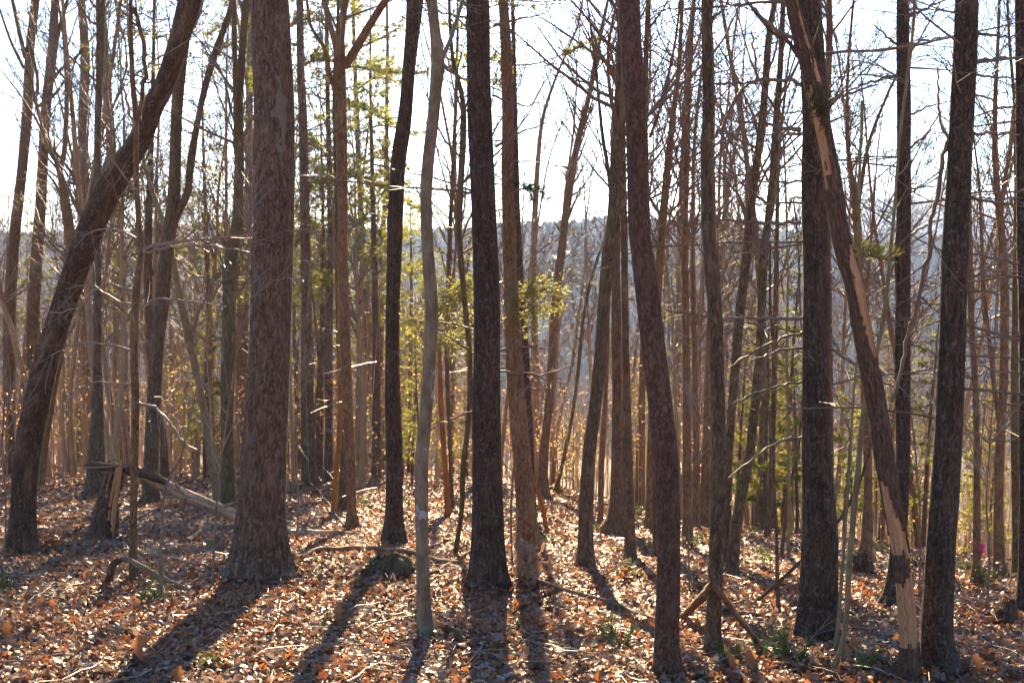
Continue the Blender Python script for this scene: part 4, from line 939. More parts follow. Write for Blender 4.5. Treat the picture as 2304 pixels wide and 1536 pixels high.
# mossy sapling with a swollen foot
ms = on_ground(362, 1352)
msr = link("mossy_sapling", None, loc=ms, label="thin grey sapling with a swollen mossy foot in the left foreground", cat="sapling")
g = Geo(); pl = [(362,1356,26),(362,1344,18),(363,1330,10),(362,1290,9),(361,1250,8),(365,1190,7),(367,1140,7),(373,1098,6),(385,1065,5),(402,1040,4),(418,985,4),(431,931,3),(444,865,2)]
S = catmull(np.array([np.append(at_depth(x, y, ms[1]) - ms, w * 0.5 * ms[1] / F_PX) for x, y, w in pl]), 50); g.tube(S[:, :3], S[:, 3], 9); link("trunk", g.mesh("trunk", M['beech']), msr)
g = Geo()
for a in range(7):
    az = a * 0.9; P, _ = wander(S[1, :3], np.array([math.cos(az), math.sin(az), -0.15]), 0.25, 5, 0.15, np.array([0, 0, -0.05])); g.tube(P, np.linspace(0.03, 0.006, 5), 5)
link("root", g.mesh("root", M['moss']), msr)
g = Geo()
for k in (18, 22, 26, 30, 33, 36, 39, 42, 45):
    bare_branch(g, S[k, :3], unit(rvec() + np.array([0, 0, 0.5])), rng.uniform(0.2, 0.6), 0.004, 2, 0.03)
link("crown", g.mesh("crown", M['twig_pale']), msr)

def mound(name, label, px, py, wpx, hpx, mat, cat, moss=None, seed=1):
    b = on_ground(px, py); s = b[1] / F_PX
    rx, rz = wpx * s / 2, hpx * s
    n, m = 22, 10; V = []
    for i in range(m):
        ph = i / (m - 1) * math.pi * 0.56
        for j in range(n):
            t = j / n * 2 * math.pi
            rr = 1 + 0.38 * float(vnoise(j * 0.6 if j < n / 2 else (n - j) * 0.6, i * 0.5 + seed * 7, seed)) + 0.06 * rng.normal()
            V.append((rx * math.sin(ph) * math.cos(t) * rr, rx * 0.8 * math.sin(ph) * math.sin(t) * rr, rz * math.cos(ph) * rr))
    q = [(i * n + j, (i + 1) * n + j, (i + 1) * n + (j + 1) % n, i * n + (j + 1) % n) for i in range(m - 1) for j in range(n)]
    root = link(name, None, loc=b, label=label, cat=cat)
    g = Geo(); g.add(np.array(V), np.array(q)); link("body", g.mesh("body", M[mat]), root)
    if moss:
        g = Geo()
        for _ in range(moss):
            t = rng.uniform(0, 6.28); ph = rng.uniform(0, 1.3)
            p = np.array([rx * math.sin(ph) * math.cos(t), rx * 0.8 * math.sin(ph) * math.sin(t), rz * math.cos(ph)]) * 1.02
            g.tube(np.array([p, p + unit(p + rvec(0.02)) * 0.03]), [0.006, 0.002], 3)
        link("moss", g.mesh("moss", M['moss']), root, kind="stuff")
    return root
mound("mossy_stump", "low rotten mossy stump under the long fallen pole, left of the beech", 880, 1292, 112, 40, 'mossy', "stump", 200, 2)
mound("dark_stump", "dark upturned root stump at the foot of the edge pine on the right", 2266, 1400, 54, 42, 'deadbark', "stump", None, 3)
mound("stump_mound", "dark rotten mound beside the big pine's left foot", 492, 1234, 66, 24, 'stick', "stump", 20, 4)
mound("rock", "flat stone half buried in leaves at the big pine's right foot", 652, 1300, 40, 18, 'beech', "rock", None, 5)
mound("dark_stump", "low dark root mound at the forked tree's foot, right of the right-hand pine", 1944, 1290, 50, 42, 'deadbark', "stump", None, 6)

# pink marker ribbon tied round the slim trunk
r_, b_, S_, PR_ = TREES[(2195, 1315)]
rb = link("marker_ribbon", None, loc=at_depth(2196, 1222, b_[1]), label="bright pink marker ribbon tied round a slim trunk near the right edge", cat="ribbon")
M['pink'] = simple("ribbon_pink", (0.75, 0.06, 0.22), 0.5, 0.15, 8)
sc_ = b_[1] / F_PX; rr = 10 * sc_
g = Geo(); th = np.linspace(0, 2 * math.pi, 20)
ring = np.stack([rr * np.cos(th), rr * np.sin(th), -0.02 * np.cos(th)], -1)
v = np.vstack([ring + [0, 0, 0.012], ring - [0, 0, 0.012], ring * [1.05, 1.05, 1] - [0, 0, 0.012], ring * [1.05, 1.05, 1] + [0, 0, 0.012]])
q = [(a * 20 + i, a * 20 + i + 1, ((a + 1) % 4) * 20 + i + 1, ((a + 1) % 4) * 20 + i) for a in range(4) for i in range(19)]
g.add(v, np.array(q)); link("band", g.mesh("band", M['pink']), rb)
for k, (x0, ln) in enumerate(((10, 34), (12, 24))):
    g = Geo(); n = 9; t = np.linspace(0, 1, n)
    c = np.stack([(x0 + 2 * np.sin(t * 4 + k)) * sc_, -rr * 0.6 - 0.02 * np.sin(t * 5) + 0 * t, -t * ln * sc_], -1)
    for off in (0, 0.002):
        pass
    w = np.array([0.022, 0.006, 0.0])
    v = np.vstack([c - w, c + w, c + w + [0, 0.002, 0], c - w + [0, 0.002, 0]])
    q = [(a * n + i, a * n + i + 1, ((a + 1) % 4) * n + i + 1, ((a + 1) % 4) * n + i) for a in range(4) for i in range(n - 1)]
    g.add(v, np.array(q)); link("tail", g.mesh("tail", M['pink']), rb)

# ------------------------------------------------------------------ green branches that show in the photo
def green_branch(parent_key, pl, w, mat='needles', per=14, ln=0.12, dense=1.6, wd=0.008):
    root, base, S, PR = TREES[parent_key]; D = base[1]
    P = catmull([at_depth(x, y, D - 0.2 - 0.1 * k) - base for k, (x, y) in enumerate(pl)], len(pl) * 4)
    gw, gf = Geo(), Geo()
    gw.tube(P, np.linspace(w, 2, len(P)) * 0.5 * D / F_PX, 5)
    Lb = np.linalg.norm(P[-1] - P[0])
    for k in range(2, len(P)):
        d = unit(P[k] - P[k - 1])
        for s in (-1, 1):
            side = unit(np.cross(d, [0, 0, 1])) * s
            pine_branch(gw, gf, P[k], d * 0.7 + side * 0.7 + np.array([0, 0, rng.uniform(-0.1, 0.15)]), Lb * rng.uniform(0.2, 0.42), 0.007, True, per, ln, wd, dense)
    pb = link("branch", gw.mesh("branch", M['twig']), root)
    link("foliage", gf.mesh("foliage", M[mat], False), pb)
green_branch((737, 1086), [(738,165),(790,150),(850,158),(910,165),(965,160)], 8, 'needles', 12, 0.16, 1.2, 0.014)
for key, pl in (((737, 1086), [(740,60),(700,42),(655,52)]), ((737, 1086), [(740,250),(795,238),(855,262)]), ((737, 1086), [(740,335),(705,320),(668,335)]), ((737, 1086), [(742,420),(790,398),(845,420)]), ((737, 1086), [(741,505),(705,515),(672,540)]),
                ((697, 1092), [(676,150),(715,135),(760,140)]), ((697, 1092), [(675,50),(640,58),(600,50)]), ((697, 1092), [(684,390),(720,410),(760,400)]),
                ((850, 1054), [(808,300),(860,282),(925,300)]), ((850, 1054), [(812,450),(870,438),(935,468)]), ((850, 1054), [(816,525),(770,540),(735,560)]), ((850, 1054), [(825,620),(880,602),(935,622)]), ((850, 1054), [(805,200),(850,175),(905,190)]), ((850, 1054), [(800,110),(850,90),(900,60)]), ((850, 1054), [(814,370),(850,355),(900,372)]),
                ((538, 1053), [(564,60),(520,50),(480,70)]), ((538, 1053), [(563,110),(530,95),(490,120)]), ((369, 1083), [(340,330),(300,420),(255,450)])):
    green_branch(key, pl, 6, 'needles', 11, 0.20, 1.3, 0.028)
green_branch((1190, 1234), [(1146,440),(1165,428),(1190,425),(1205,440)], 6, 'needles_dark', 16, 0.11)
green_branch((1190, 1234), [(1152,690),(1180,668),(1205,652),(1240,662)], 5, 'needles', 9, 0.10, 1.0)
green_branch((2010, 1362), [(2018,590),(1990,580),(1960,572),(1930,565)], 5, 'needles', 14, 0.10)
yp = on_ground(1122, 1238)
green_tree = link("green_sapling", None, loc=yp, label="leafy green sapling spreading sunlit sprays on both sides of the central pine", cat="sapling")
g = Geo(); S = catmull(np.array([np.append(at_depth(x, y, yp[1]) - yp, w * 0.5 * yp[1] / F_PX) for x, y, w in [(1122,1240,12),(1118,1000,10),(1108,800,9),(1098,680,7),(1090,600,4)]]), 30)
g.tube(S[:, :3], S[:, 3], 7); link("trunk", g.mesh("trunk", M['olive']), green_tree)
for pl in ([(1106,790),(1060,770),(1020,765),(990,775)], [(1102,740),(1060,715),(1000,705),(935,725)], [(1098,690),(1060,665),(1020,680),(985,700)], [(1100,700),(1150,668),(1190,650),(1215,655)], [(1102,735),(1160,715),(1205,690),(1245,678)], [(1094,650),(1060,640),(1030,655)]):
    P = catmull([at_depth(x, y, yp[1] - 0.1 * k) - yp for k, (x, y) in enumerate(pl)], 14)
    gw = Geo(); gw.tube(P, np.linspace(0.012, 0.004, 14), 5); C = []
    for k in range(3, 14):
        for _ in range(4):
            Q, _ = wander(P[k], unit(rvec() + unit(P[-1] - P[0]) * 0.8), rng.uniform(0.15, 0.45), 3, 0.15, np.array([0, 0, -0.1])); gw.tube(Q, [0.004, 0.003, 0.002], 3)
            for u in np.linspace(0.3, 1, 5):
                for _ in range(2): C.append(Q[0] * (1 - u) + Q[2] * u + rvec(0.035))
    gb = link("branch", gw.mesh("branch", M['twig']), green_tree)
    gf = Geo(); leaf_cards(gf, C, 0.06, 0.022); link("foliage", gf.mesh("foliage", M['greenleaf'], False), gb)
TWIG_MIN = 0.006
# ------------------------------------------------------------------ background trees: a few built kinds, copied one by one
def kind_bare(seed):
    H = 13 + 5 * rng.random(); r0 = rng.uniform(0.07, 0.13)
    P, _ = wander([0, 0, -0.4], [rng.normal(0, 0.05), rng.normal(0, 0.05), 1], H, 22, 0.035, np.array([0, 0, 0.03]))
    rad = np.linspace(r0, 0.012, 22); rad[0] *= 1.5; rad[1] *= 1.12
    g = Geo(); g.tube(P, rad, 8)
    gt = Geo()
    nf = rng.integers(2, 4)
    for _ in range(nf):                                   # strong upright forks
        k = rng.integers(8, 14); az = rng.uniform(0, 6.28)
        bare_branch(gt, P[k], np.array([math.cos(az) * 0.45, math.sin(az) * 0.45, 1]), rng.uniform(3, 5.5), rad[k] * 0.6, 0, 0.05)
    for _ in range(24):
        k = rng.integers(7, 21); az = rng.uniform(0, 6.28); el = rng.uniform(0.2, 1.0)
        bare_branch(gt, P[k], np.array([math.cos(az) * math.cos(el), math.sin(az) * math.cos(el), math.sin(el)]), rng.uniform(0.8, 2.4), max(0.010, rad[k] * 0.42), 1, 0.09)
    for _ in range(4):
        k = rng.integers(3, 9); az = rng.uniform(0, 6.28)
        bare_branch(gt, P[k], np.array([math.cos(az), math.sin(az), 0.3]), rng.uniform(0.5, 1.3), 0.009, 2, 0.05)
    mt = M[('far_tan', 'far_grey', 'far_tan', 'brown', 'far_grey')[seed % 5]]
    return [("trunk", g.mesh("trunk", mt)), ("crown", gt.mesh("crown", M['twig']))]
def kind_pine(seed, H=None, low=0.42, per=7):
    H = H or 13 + 4 * rng.random(); r0 = H * 0.0105
    P, _ = wander([0, 0, -0.4], [0, 0, 1], H, 22, 0.012, np.array([0, 0, 0.03]))
    rad = np.linspace(r0, 0.012, 22); rad[0] *= 1.5
    g = Geo(); g.tube(P, rad, 9)
    gt, gf = Geo(), Geo()
    h = 1.0
    while h < H * 0.98:
        k = min(20, int((h + 0.4) / H * 21)); f = (h + 0.4) / H * 21 - k
        p = P[k] * (1 - f) + P[k + 1] * f
        fol = h > H * low
        for _ in range(3 if fol else 2):
            az = rng.uniform(0, 6.28); u = h / H
            ln_ = (2.5 * (1.08 - u) + 0.25) * rng.uniform(0.6, 1.05) * (H / 15) if fol else rng.uniform(0.5, 1.5)
            pine_branch(gt, gf, p, np.array([math.cos(az), math.sin(az), rng.uniform(0.0, 0.4)]), ln_, 0.014 if fol else 0.009, fol, per, 0.18, 0.030, 1.3)
        h += 0.5 if fol else 0.6
    return [("trunk", g.mesh("trunk", M['pine'])), ("crown", gt.mesh("crown", M['twig'])), ("foliage", gf.mesh("foliage", M['needles'], False))]
def place(kind, name, x, y, rot, sc, label, group, cat="tree", lean=(0, 0)):
    r = link(name, None, loc=(x, y, gz(x, y)), label=label, cat=cat, group=group)
    r.rotation_euler = (lean[0], lean[1], rot); r.scale = (sc, sc, sc)
    for nm, me in kind: link(nm, me, r)
    return r
BARE = [kind_bare(i) for i in range(9)]
PINE = [kind_pine(i) for i in range(3)]
YOUNG = [kind_pine(i, 6.5 + i, 0.12, 11) for i in range(3)]
taken = [(v[1][0], v[1][1]) for v in TREES.values()]
def free(x, y, dmin):
    return all((x - a) ** 2 + (y - b) ** 2 > dmin * dmin for a, b in taken)
MARKS = [(-2000, "left edge"), (60, "leaning oak"), (300, "slender pole tree"), (600, "big pine"), (775, "three-way forked tree"), (886, "dark bent trunk"), (962, "grey beech"), (1094, "central pine"), (1225, "twiggy central tree"), (1345, "mottled leaning trunk"), (1485, "reddish pine"), (1610, "grey mottled trunk"), (1837, "right-hand pine"), (2031, "pine behind the snag"), (2130, "lichen-flecked trunk"), (2300, "right edge")]
ORD = "first second third fourth fifth sixth seventh eighth ninth tenth eleventh twelfth thirteenth fourteenth fifteenth sixteenth seventeenth eighteenth nineteenth twentieth".split()
def name_by_gap(objs, what):
    """label look-alikes by the two landmark trunks they stand between and their order from the left"""
    gaps = {}
    for o in objs:
        px = CX + F_PX * o.location.x / o.location.y
        k = max(i for i, mk in enumerate(MARKS) if mk[0] <= max(px, -1999)); k = min(k, len(MARKS) - 2)
        gaps.setdefault(k, []).append((px, o))
    for k, lst in gaps.items():
        lst.sort(key=lambda t: t[0])
        for i, (px, o) in enumerate(lst):
            n_ = ("%s from left of the " % (ORD[i] if i < len(ORD) else "%d%s" % (i + 1, {1: "st", 2: "nd", 3: "rd"}.get((i + 1) % 10, "th")))) if len(lst) > 1 else "one of the only "
            if len(lst) == 1: n_ = "single one of the "
            o["label"] = n_ + what + (" between %s and %s" % (MARKS[k][1], MARKS[k + 1][1]))
bg_bare, bg_pine, bg_young, bg_seed = [], [], [], []
cnt = 0; tries = 0
while cnt < 215 and tries < 9000:
    tries += 1
    y = 29 + 68 * rng.random() ** 1.1
    a = rng.uniform(-0.455, 0.455)
    x = a * y
    if not free(x, y, 1.5): continue
    if -0.02 < a < 0.075 and rng.random() < 0.55: continue          # the open gap in the middle
    taken.append((x, y)); cnt += 1
    sc = rng.uniform(0.7, 1.15)
    bg_bare.append(place(BARE[cnt % 9], "bare_tree", x, y, rng.uniform(0, 6.28), sc, "slender bare tree standing far back in the hazy woods beyond the leafy slope", "background bare trees", lean=(rng.normal(0, 0.045), rng.normal(0, 0.05))))
cnt = 0
for px, d in ((640, 46), (715, 40), (805, 48), (845, 38), (920, 52), (1015, 60), (470, 44), (545, 62), (280, 52), (205, 66), (1420, 70), (1500, 60), (1560, 75), (90, 60), (-80, 40), (2400, 44), (880, 66), (760, 58), (590, 36), (690, 64), (740, 44), (880, 43), (670, 52), (820, 56), (950, 64), (510, 50), (1780, 72), (2050, 66)):
    x = (px - CX) / F_PX * d
    if not free(x, d, 1.0): x += 1.2
    taken.append((x, d))
    bg_pine.append(place(PINE[cnt % 3], "pine_tree", x, d, rng.uniform(0, 6.28), rng.uniform(0.8, 1.1), "tall white pine with thin green foliage among the background trees", "background white pines")); cnt += 1
cnt = 0
for px, d, s in ((1735, 46, 1.0), (1775, 52, 1.1), (1700, 58, 1.1), (1930, 50, 0.8), (1960, 62, 1.1), (1660, 66, 1.0), (2080, 55, 0.9), (2215, 48, 0.8), (880, 56, 0.9), (930, 48, 0.8), (430, 58, 1.0), (480, 64, 1.1), (1330, 68, 0.7), (1275, 62, 0.6), (700, 58, 0.9), (260, 60, 0.8), (2010, 70, 1.1), (1810, 64, 1.2), (2270, 66, 1.0), (560, 66, 1.0), (1430, 60, 0.7), (1010, 44, 0.6), (1720, 50, 0.8), (1680, 48, 0.7), (1790, 60, 1.0), (1745, 70, 1.3), (2090, 64, 1.0), (2180, 58, 0.9), (900, 62, 1.0), (950, 58, 0.9), (640, 60, 0.9), (820, 64, 1.0), (1480, 66, 0.8), (1590, 62, 0.8), (380, 62, 0.9), (150, 56, 0.7), (1050, 58, 0.8), (1190, 66, 0.7), (1745, 33, 0.75), (1697, 36, 0.7), (1788, 39, 0.9), (1955, 37, 0.65), (1925, 33, 0.55), (905, 40, 0.7), (470, 42, 0.6), (2075, 42, 0.7), (660, 44, 0.8), (1715, 42, 0.9), (1765, 44, 1.0), (1640, 50, 0.8), (1990, 46, 0.8), (2110, 50, 0.9), (2240, 54, 1.0), (1860, 48, 0.9), (925, 36, 0.6), (1290, 56, 0.6), (1545, 50, 0.7), (430, 48, 0.7), (800, 46, 0.7), (1050, 50, 0.6), (1660, 31, 0.8), (1725, 29, 0.75), (1770, 34, 1.0), (1905, 30, 0.7), (1975, 34, 0.9), (2085, 32, 0.8), (2200, 34, 0.8), (2235, 40, 0.9), (1800, 30, 0.6), (945, 33, 0.7), (455, 36, 0.7), (1440, 40, 0.6)):
    x = (px - CX) / F_PX * d
    bg_young.append(place(YOUNG[cnt % 3], "young_pine", x, d, rng.uniform(0, 6.28), s, "young sunlit yellow-green pine growing low among the distant trunks", "young pines in the background", "pine")); cnt += 1

name_by_gap(bg_bare, "bare background trees"); name_by_gap(bg_pine, "tall background pines"); name_by_gap(bg_young, "young pines")
# ------------------------------------------------------------------ the far wood on the slopes and ridges: one mass
def fast_wood(n, ymin, ymax, amax, hmin, hmax, seed, rr):
    """simple trees in one mesh: tapered three-sided stems with sprays of twigs"""
    y = ymin + (ymax - ymin) * rng.random(n); x = y * rng.uniform(-amax, amax, n); z = ground_z(x, y)
    h = rng.uniform(hmin, hmax, n)
    B = np.stack([x, y, z - 0.3], -1); lean = rng.normal(0, 0.06, (n, 2))
    top = B + np.stack([lean[:, 0] * h, lean[:, 1] * h, h], -1)
    g = Geo()
    def sticks(A, E, r0, r1):
        m = len(A); th = np.arange(3) * 2.0944
        off = np.stack([np.cos(th), np.sin(th), 0 * th], -1)
        off2 = np.stack([np.cos(th), 0.4 * np.sin(th), np.sin(th)], -1)
        o = off if abs((E - A)[:, 2]).mean() > 1.5 * abs((E - A)[:, :2]).mean() else off2
        v = np.concatenate([A[:, None] + o[None] * r0[:, None, None], E[:, None] + o[None] * r1[:, None, None]], 1).reshape(-1, 3)
        i = np.arange(m)[:, None] * 6
        q = np.concatenate([i + np.array([[a, (a + 1) % 3, 3 + (a + 1) % 3, 3 + a]]) for a in range(3)])
        g.add(v, q)
    r = h * rr * rng.uniform(0.7, 1.3, n)
    sticks(B, top, r, r * 0.15)
    for k in range(9):
        f = rng.uniform(0.35, 0.97, n)[:, None]
        A = B * (1 - f) + top * f
        d = rng.normal(0, 1, (n, 3)) * [0.6, 0.6, 0.3] + [0, 0, 0.75]; d /= np.linalg.norm(d, axis=1)[:, None]
        l = h * rng.uniform(0.10, 0.28, n)
        E = A + d * l[:, None]
        sticks(A, E, r * 0.3 * (1.1 - f[:, 0]) + 0.004, np.full(n, 0.002 + rr * 0.2))
        A2 = A * 0.5 + E * 0.5; d2 = d + rng.normal(0, 0.5, (n, 3)); d2 /= np.linalg.norm(d2, axis=1)[:, None]
        sticks(A2, A2 + d2 * l[:, None] * 0.6, r * 0.15 * (1.1 - f[:, 0]) + 0.003, np.full(n, 0.002))
    return g
link("distant_wood", fast_wood(2200, 98, 420, 0.55, 10, 18, 1, 0.009).mesh("distant_wood", M['brush']), kind="stuff", label="mass of bare trees on the hazy slope dropping into the valley", cat="woods")
link("undergrowth", fast_wood(3200, 32, 112, 0.52, 1.2, 7.5, 2, 0.0035).mesh("undergrowth", M['brush']), kind="stuff", label="thin brushy stems filling the space between the distant trunks", cat="brush")
gcn = Geo()                                              # crowns of the wooded far ridges
n = 9000; y = rng.uniform(430, 1150, n); x = y * rng.uniform(-0.5, 0.5, n); z = ground_z(x, y)
y2 = rng.uniform(1800, 2650, 5000); x2 = y2 * rng.uniform(-0.5, 0.5, 5000); z2 = ground_z(x2, y2)
x, y, z = np.concatenate([x, x2]), np.concatenate([y, y2]), np.concatenate([z, z2])
ok = z > -70; x, y, z = x[ok], y[ok], z[ok]; n = len(x)
hh = rng.uniform(7, 13, n)[:, None]; w = hh * 0.45
ang = rng.uniform(0, 6.28, n)
for k in range(3):
    a = ang + k * 2.1
    p = np.stack([x, y, z], -1); dx = np.stack([np.cos(a), np.sin(a), 0 * a], -1)
    v = np.stack([p - [0, 0, 1], p + dx * w + np.array([0, 0, 1]) * hh * 0.55, p + np.array([0, 0, 1]) * hh, p + np.array([0, 0, 1]) * hh * 0.6 - dx * w * 0.3], 1).reshape(-1, 3)
    gcn.add(v, np.arange(n)[:, None] * 4 + np.arange(4)[None, :])
link("ridge_wood", gcn.mesh("ridge_wood", simple("ridge_trees", (0.105, 0.080, 0.074), 0.9, 0.4, 0.02), False), kind="stuff", label="bare woods covering the far blue ridges", cat="woods")

# dry leaves still hanging on the beech brush between the distant trunks
gl = Geo(); n = 36000
y = 33 + 65 * rng.random(n); cl = rng.integers(0, 800, n); cy = 33 + 65 * rng.random(800); cx_ = cy * rng.uniform(-0.47, 0.47, 800); ch = rng.uniform(0.5, 4.0, 800)
C = np.stack([cx_[cl] + rng.normal(0, 0.42, n), cy[cl] + rng.normal(0, 0.42, n), ch[cl] + rng.normal(0, 0.45, n)], -1); C[:, 2] = np.maximum(C[:, 2], 0.15)
C[:, 2] += ground_z(C[:, 0], C[:, 1]); leaf_cards(gl, C, 0.11, 0.06)
link("hanging_leaves", gl.mesh("hanging_leaves", M['beechleaf'], False), kind="stuff", label="dry tan leaves still hanging on the brush between the distant trunks", cat="leaves")
# ------------------------------------------------------------------ leaf litter
T6 = np.array([0, .2, .38, .56, .76, 1.0]); W6 = np.array([.02, .20, .11, .29, .17, .02])
T3 = np.array([0, .45, 1.0]); W3 = np.array([.05, .30, .04])
PAL = np.array([(0.33, 0.195, 0.115), (0.20, 0.105, 0.060), (0.38, 0.125, 0.042), (0.33, 0.240, 0.195), (0.12, 0.065, 0.042), (0.28, 0.150, 0.082), (0.45, 0.170, 0.050), (0.26, 0.175, 0.135)])
PW = np.array([.12, .18, .18, .11, .11, .14, .06, .10])
def leaf_shape(tt, ww):
    m = len(tt); base = np.zeros((m, 3, 3))
    base[:, 0, 0] = -ww; base[:, 2, 0] = ww; base[:, :, 1] = tt[:, None] - 0.5
    q = []
    for i in range(m - 1):
        for s in range(2): q.append((i * 3 + s, i * 3 + s + 1, (i + 1) * 3 + s + 1, (i + 1) * 3 + s))
    return base, np.array(q)
def litter(g, n, dmin, dmax, amax, tt, ww, smin, smax, zlift):
    u = rng.random(n); d = np.sqrt(dmin ** 2 + (dmax ** 2 - dmin ** 2) * u)
    x = d * rng.uniform(-amax, amax, n); y = d
    if tt is None:                                          # far leaves: two triangles folded along the midrib
        base = np.array([[(0, -.5, 0), (-.3, 0.05, 0), (0, .5, 0), (.3, 0.05, 0)]]); q = np.array([(0, 3, 2), (0, 2, 1)])
    else: base, q = leaf_shape(tt, ww)
    m, c_ = base.shape[:2]
    V = np.broadcast_to(base, (n, m, c_, 3)).copy()
    V[:, :, :, 0] *= rng.uniform(0.75, 1.3, (n, 1, 1)); V[:, :, :, 0] += rng.normal(0, 0.015, (n, m, c_))
    V[:, :, :, 2] = rng.normal(0, 0.8, (n, 1, 1)) * V[:, :, :, 1] ** 2 + rng.normal(0.15, 0.5, (n, 1, 1)) * np.abs(V[:, :, :, 0]) + rng.normal(0, 0.5, (n, 1, 1)) * V[:, :, :, 0] * V[:, :, :, 1]
    V *= rng.uniform(smin, smax, (n, 1, 1, 1))
    yaw = rng.uniform(0, 6.28, n); tx = rng.normal(0, 0.36, n); ty = rng.normal(0, 0.36, n)
    def rot(V, a, i, j):
        c, s = np.cos(a)[:, None, None], np.sin(a)[:, None, None]
        A, B = V[..., i].copy(), V[..., j].copy(); V[..., i] = c * A - s * B; V[..., j] = s * A + c * B
    rot(V, tx, 1, 2); rot(V, ty, 0, 2); rot(V, yaw, 0, 1)
    z = ground_z(x, y)
    lift = -V[..., 2].reshape(n, -1).min(1) * 0.75 + rng.uniform(0, zlift, n)
    V[..., 0] += x[:, None, None]; V[..., 1] += y[:, None, None]; V[..., 2] += (z + lift)[:, None, None]
    # colours drift in patches, each leaf a single colour
    p = np.broadcast_to(PW, (n, len(PW))).copy(); f = vnoise(x * 0.9, y * 0.9, 31)
    p[:, 2] *= 1 + 0.9 * f; p[:, 6] *= 1 + 0.9 * f; p[:, 3] *= 1 - 0.7 * f; p /= p.sum(1)[:, None]
    k = (p.cumsum(1) < rng.random(n)[:, None]).sum(1).clip(0, len(PAL) - 1)
    c = PAL[k] * rng.uniform(0.75, 1.25, (n, 1))
    Q = (np.arange(n)[:, None, None] * (m * c_) + q[None]).reshape(-1, q.shape[1])
    g.add(V.reshape(-1, 3), Q if q.shape[1] == 4 else None, Q if q.shape[1] == 3 else None, col=np.repeat(c, m * c_, 0))
g = Geo()
litter(g, 30000, 6.0, 10.0, 0.56, T6, W6, 0.035, 0.105, 0.03)
litter(g, 36000, 10.0, 16.0, 0.54, T3, W3, 0.035, 0.105, 0.03)
litter(g, 95000, 16.0, 38.0, 0.50, None, None, 0.05, 0.12, 0.03)
litter(g, 45000, 38.0, 72.0, 0.50, None, None, 0.09, 0.17, 0.02)
link("leaf_litter", g.mesh("leaf_litter", M['litter'], False), kind="stuff", label="dry oak and beech leaves carpeting the slope", cat="leaves")
# the nearest leaves, one by one
base, q = leaf_shape(np.array([0, .1, .2, .3, .42, .55, .68, .8, .92, 1.0]), np.array([.012, .02, .20, .10, .24, .12, .30, .16, .16, .02]))
meshes = []
for k in range(15):
    V = base.copy(); V[:, :, 2] = rng.normal(0, 0.5) * V[:, :, 1] ** 2 + rng.normal(0.2, 0.4) * np.abs(V[:, :, 0]) + rng.normal(0, 0.6) * V[:, :, 0] * V[:, :, 1]
    g = Geo(); g.add(V.reshape(-1, 3), q); meshes.append(g.mesh("leaf", LEAFM[k % 5], False))
for k in range(285):
    d = 7.0 + 2.2 * rng.random() ** 1.3; x = d * rng.uniform(-0.44, 0.44)
    o = link("leaf", meshes[k % 15], ground, loc=(x, d, gz(x, d) + 0.05))
    s = rng.uniform(0.075, 0.14); o.scale = (s, s, s); o.rotation_euler = (rng.normal(0, 0.4), rng.normal(0, 0.4), rng.uniform(0, 6.28))
g = Geo(); V = base.copy(); V[:, :, 2] = 0.7 * V[:, :, 1] ** 2 + 0.5 * np.abs(V[:, :, 0]) + 0.8 * V[:, :, 0] * V[:, :, 1]; V[:, :, 0] += 0.12 * V[:, :, 1] ** 2; g.add(V.reshape(-1, 3), q); om = g.mesh("leaf", M['orangeleaf'], False)
for px, py, s, rx, rz in ((313, 1475, .20, 1.1, 0.6), (120, 1365, .15, .7, 4.5), (14, 1420, .16, .6, 1.0), (1690, 1495, .18, .7, 1.2), (1655, 1500, .16, .5, 2.7), (2200, 1495, .15, .6, 1.1), (1925, 1455, .16, .5, 2.0), (760, 1385, .17, .8, 0.9), (1905, 1470, .15, .5, 0.4), (400, 1525, .16, .5, 1.4)):
    p = on_ground(px, py + 20)
    o = link("leaf", om, ground, loc=(p[0], p[1], p[2] + s * 0.42 * math.sin(rx) + 0.02)); o.scale = (s, s, s); o.rotation_euler = (rx, 0, rz * 0.25)
    o["label"] = "curled orange oak leaf standing up out of the litter"
# loose twigs
g = Geo()
for _ in range(520):
    d = 7 + 15 * rng.random() ** 1.3; x = d * rng.uniform(-0.48, 0.48); az = rng.uniform(0, 6.28); l = rng.uniform(0.15, 0.8)
    P = [np.array([x, d, 0])]; a = az
    for _ in range(4):
        a += rng.normal(0, 0.25); P.append(P[-1] + np.array([math.cos(a), math.sin(a), 0]) * l / 4)
    P = np.array(P); P[:, 2] = ground_z(P[:, 0], P[:, 1]) + 0.03 + rng.uniform(0, 0.05) + rng.normal(0, 0.012, 5)
    g.tube(P, np.linspace(rng.uniform(0.003, 0.008), 0.002, 5), 4)
link("twig_litter", g.mesh("twig_litter", M['twig_pale']), kind="stuff", label="thin fallen twigs scattered over the leaves", cat="twigs")

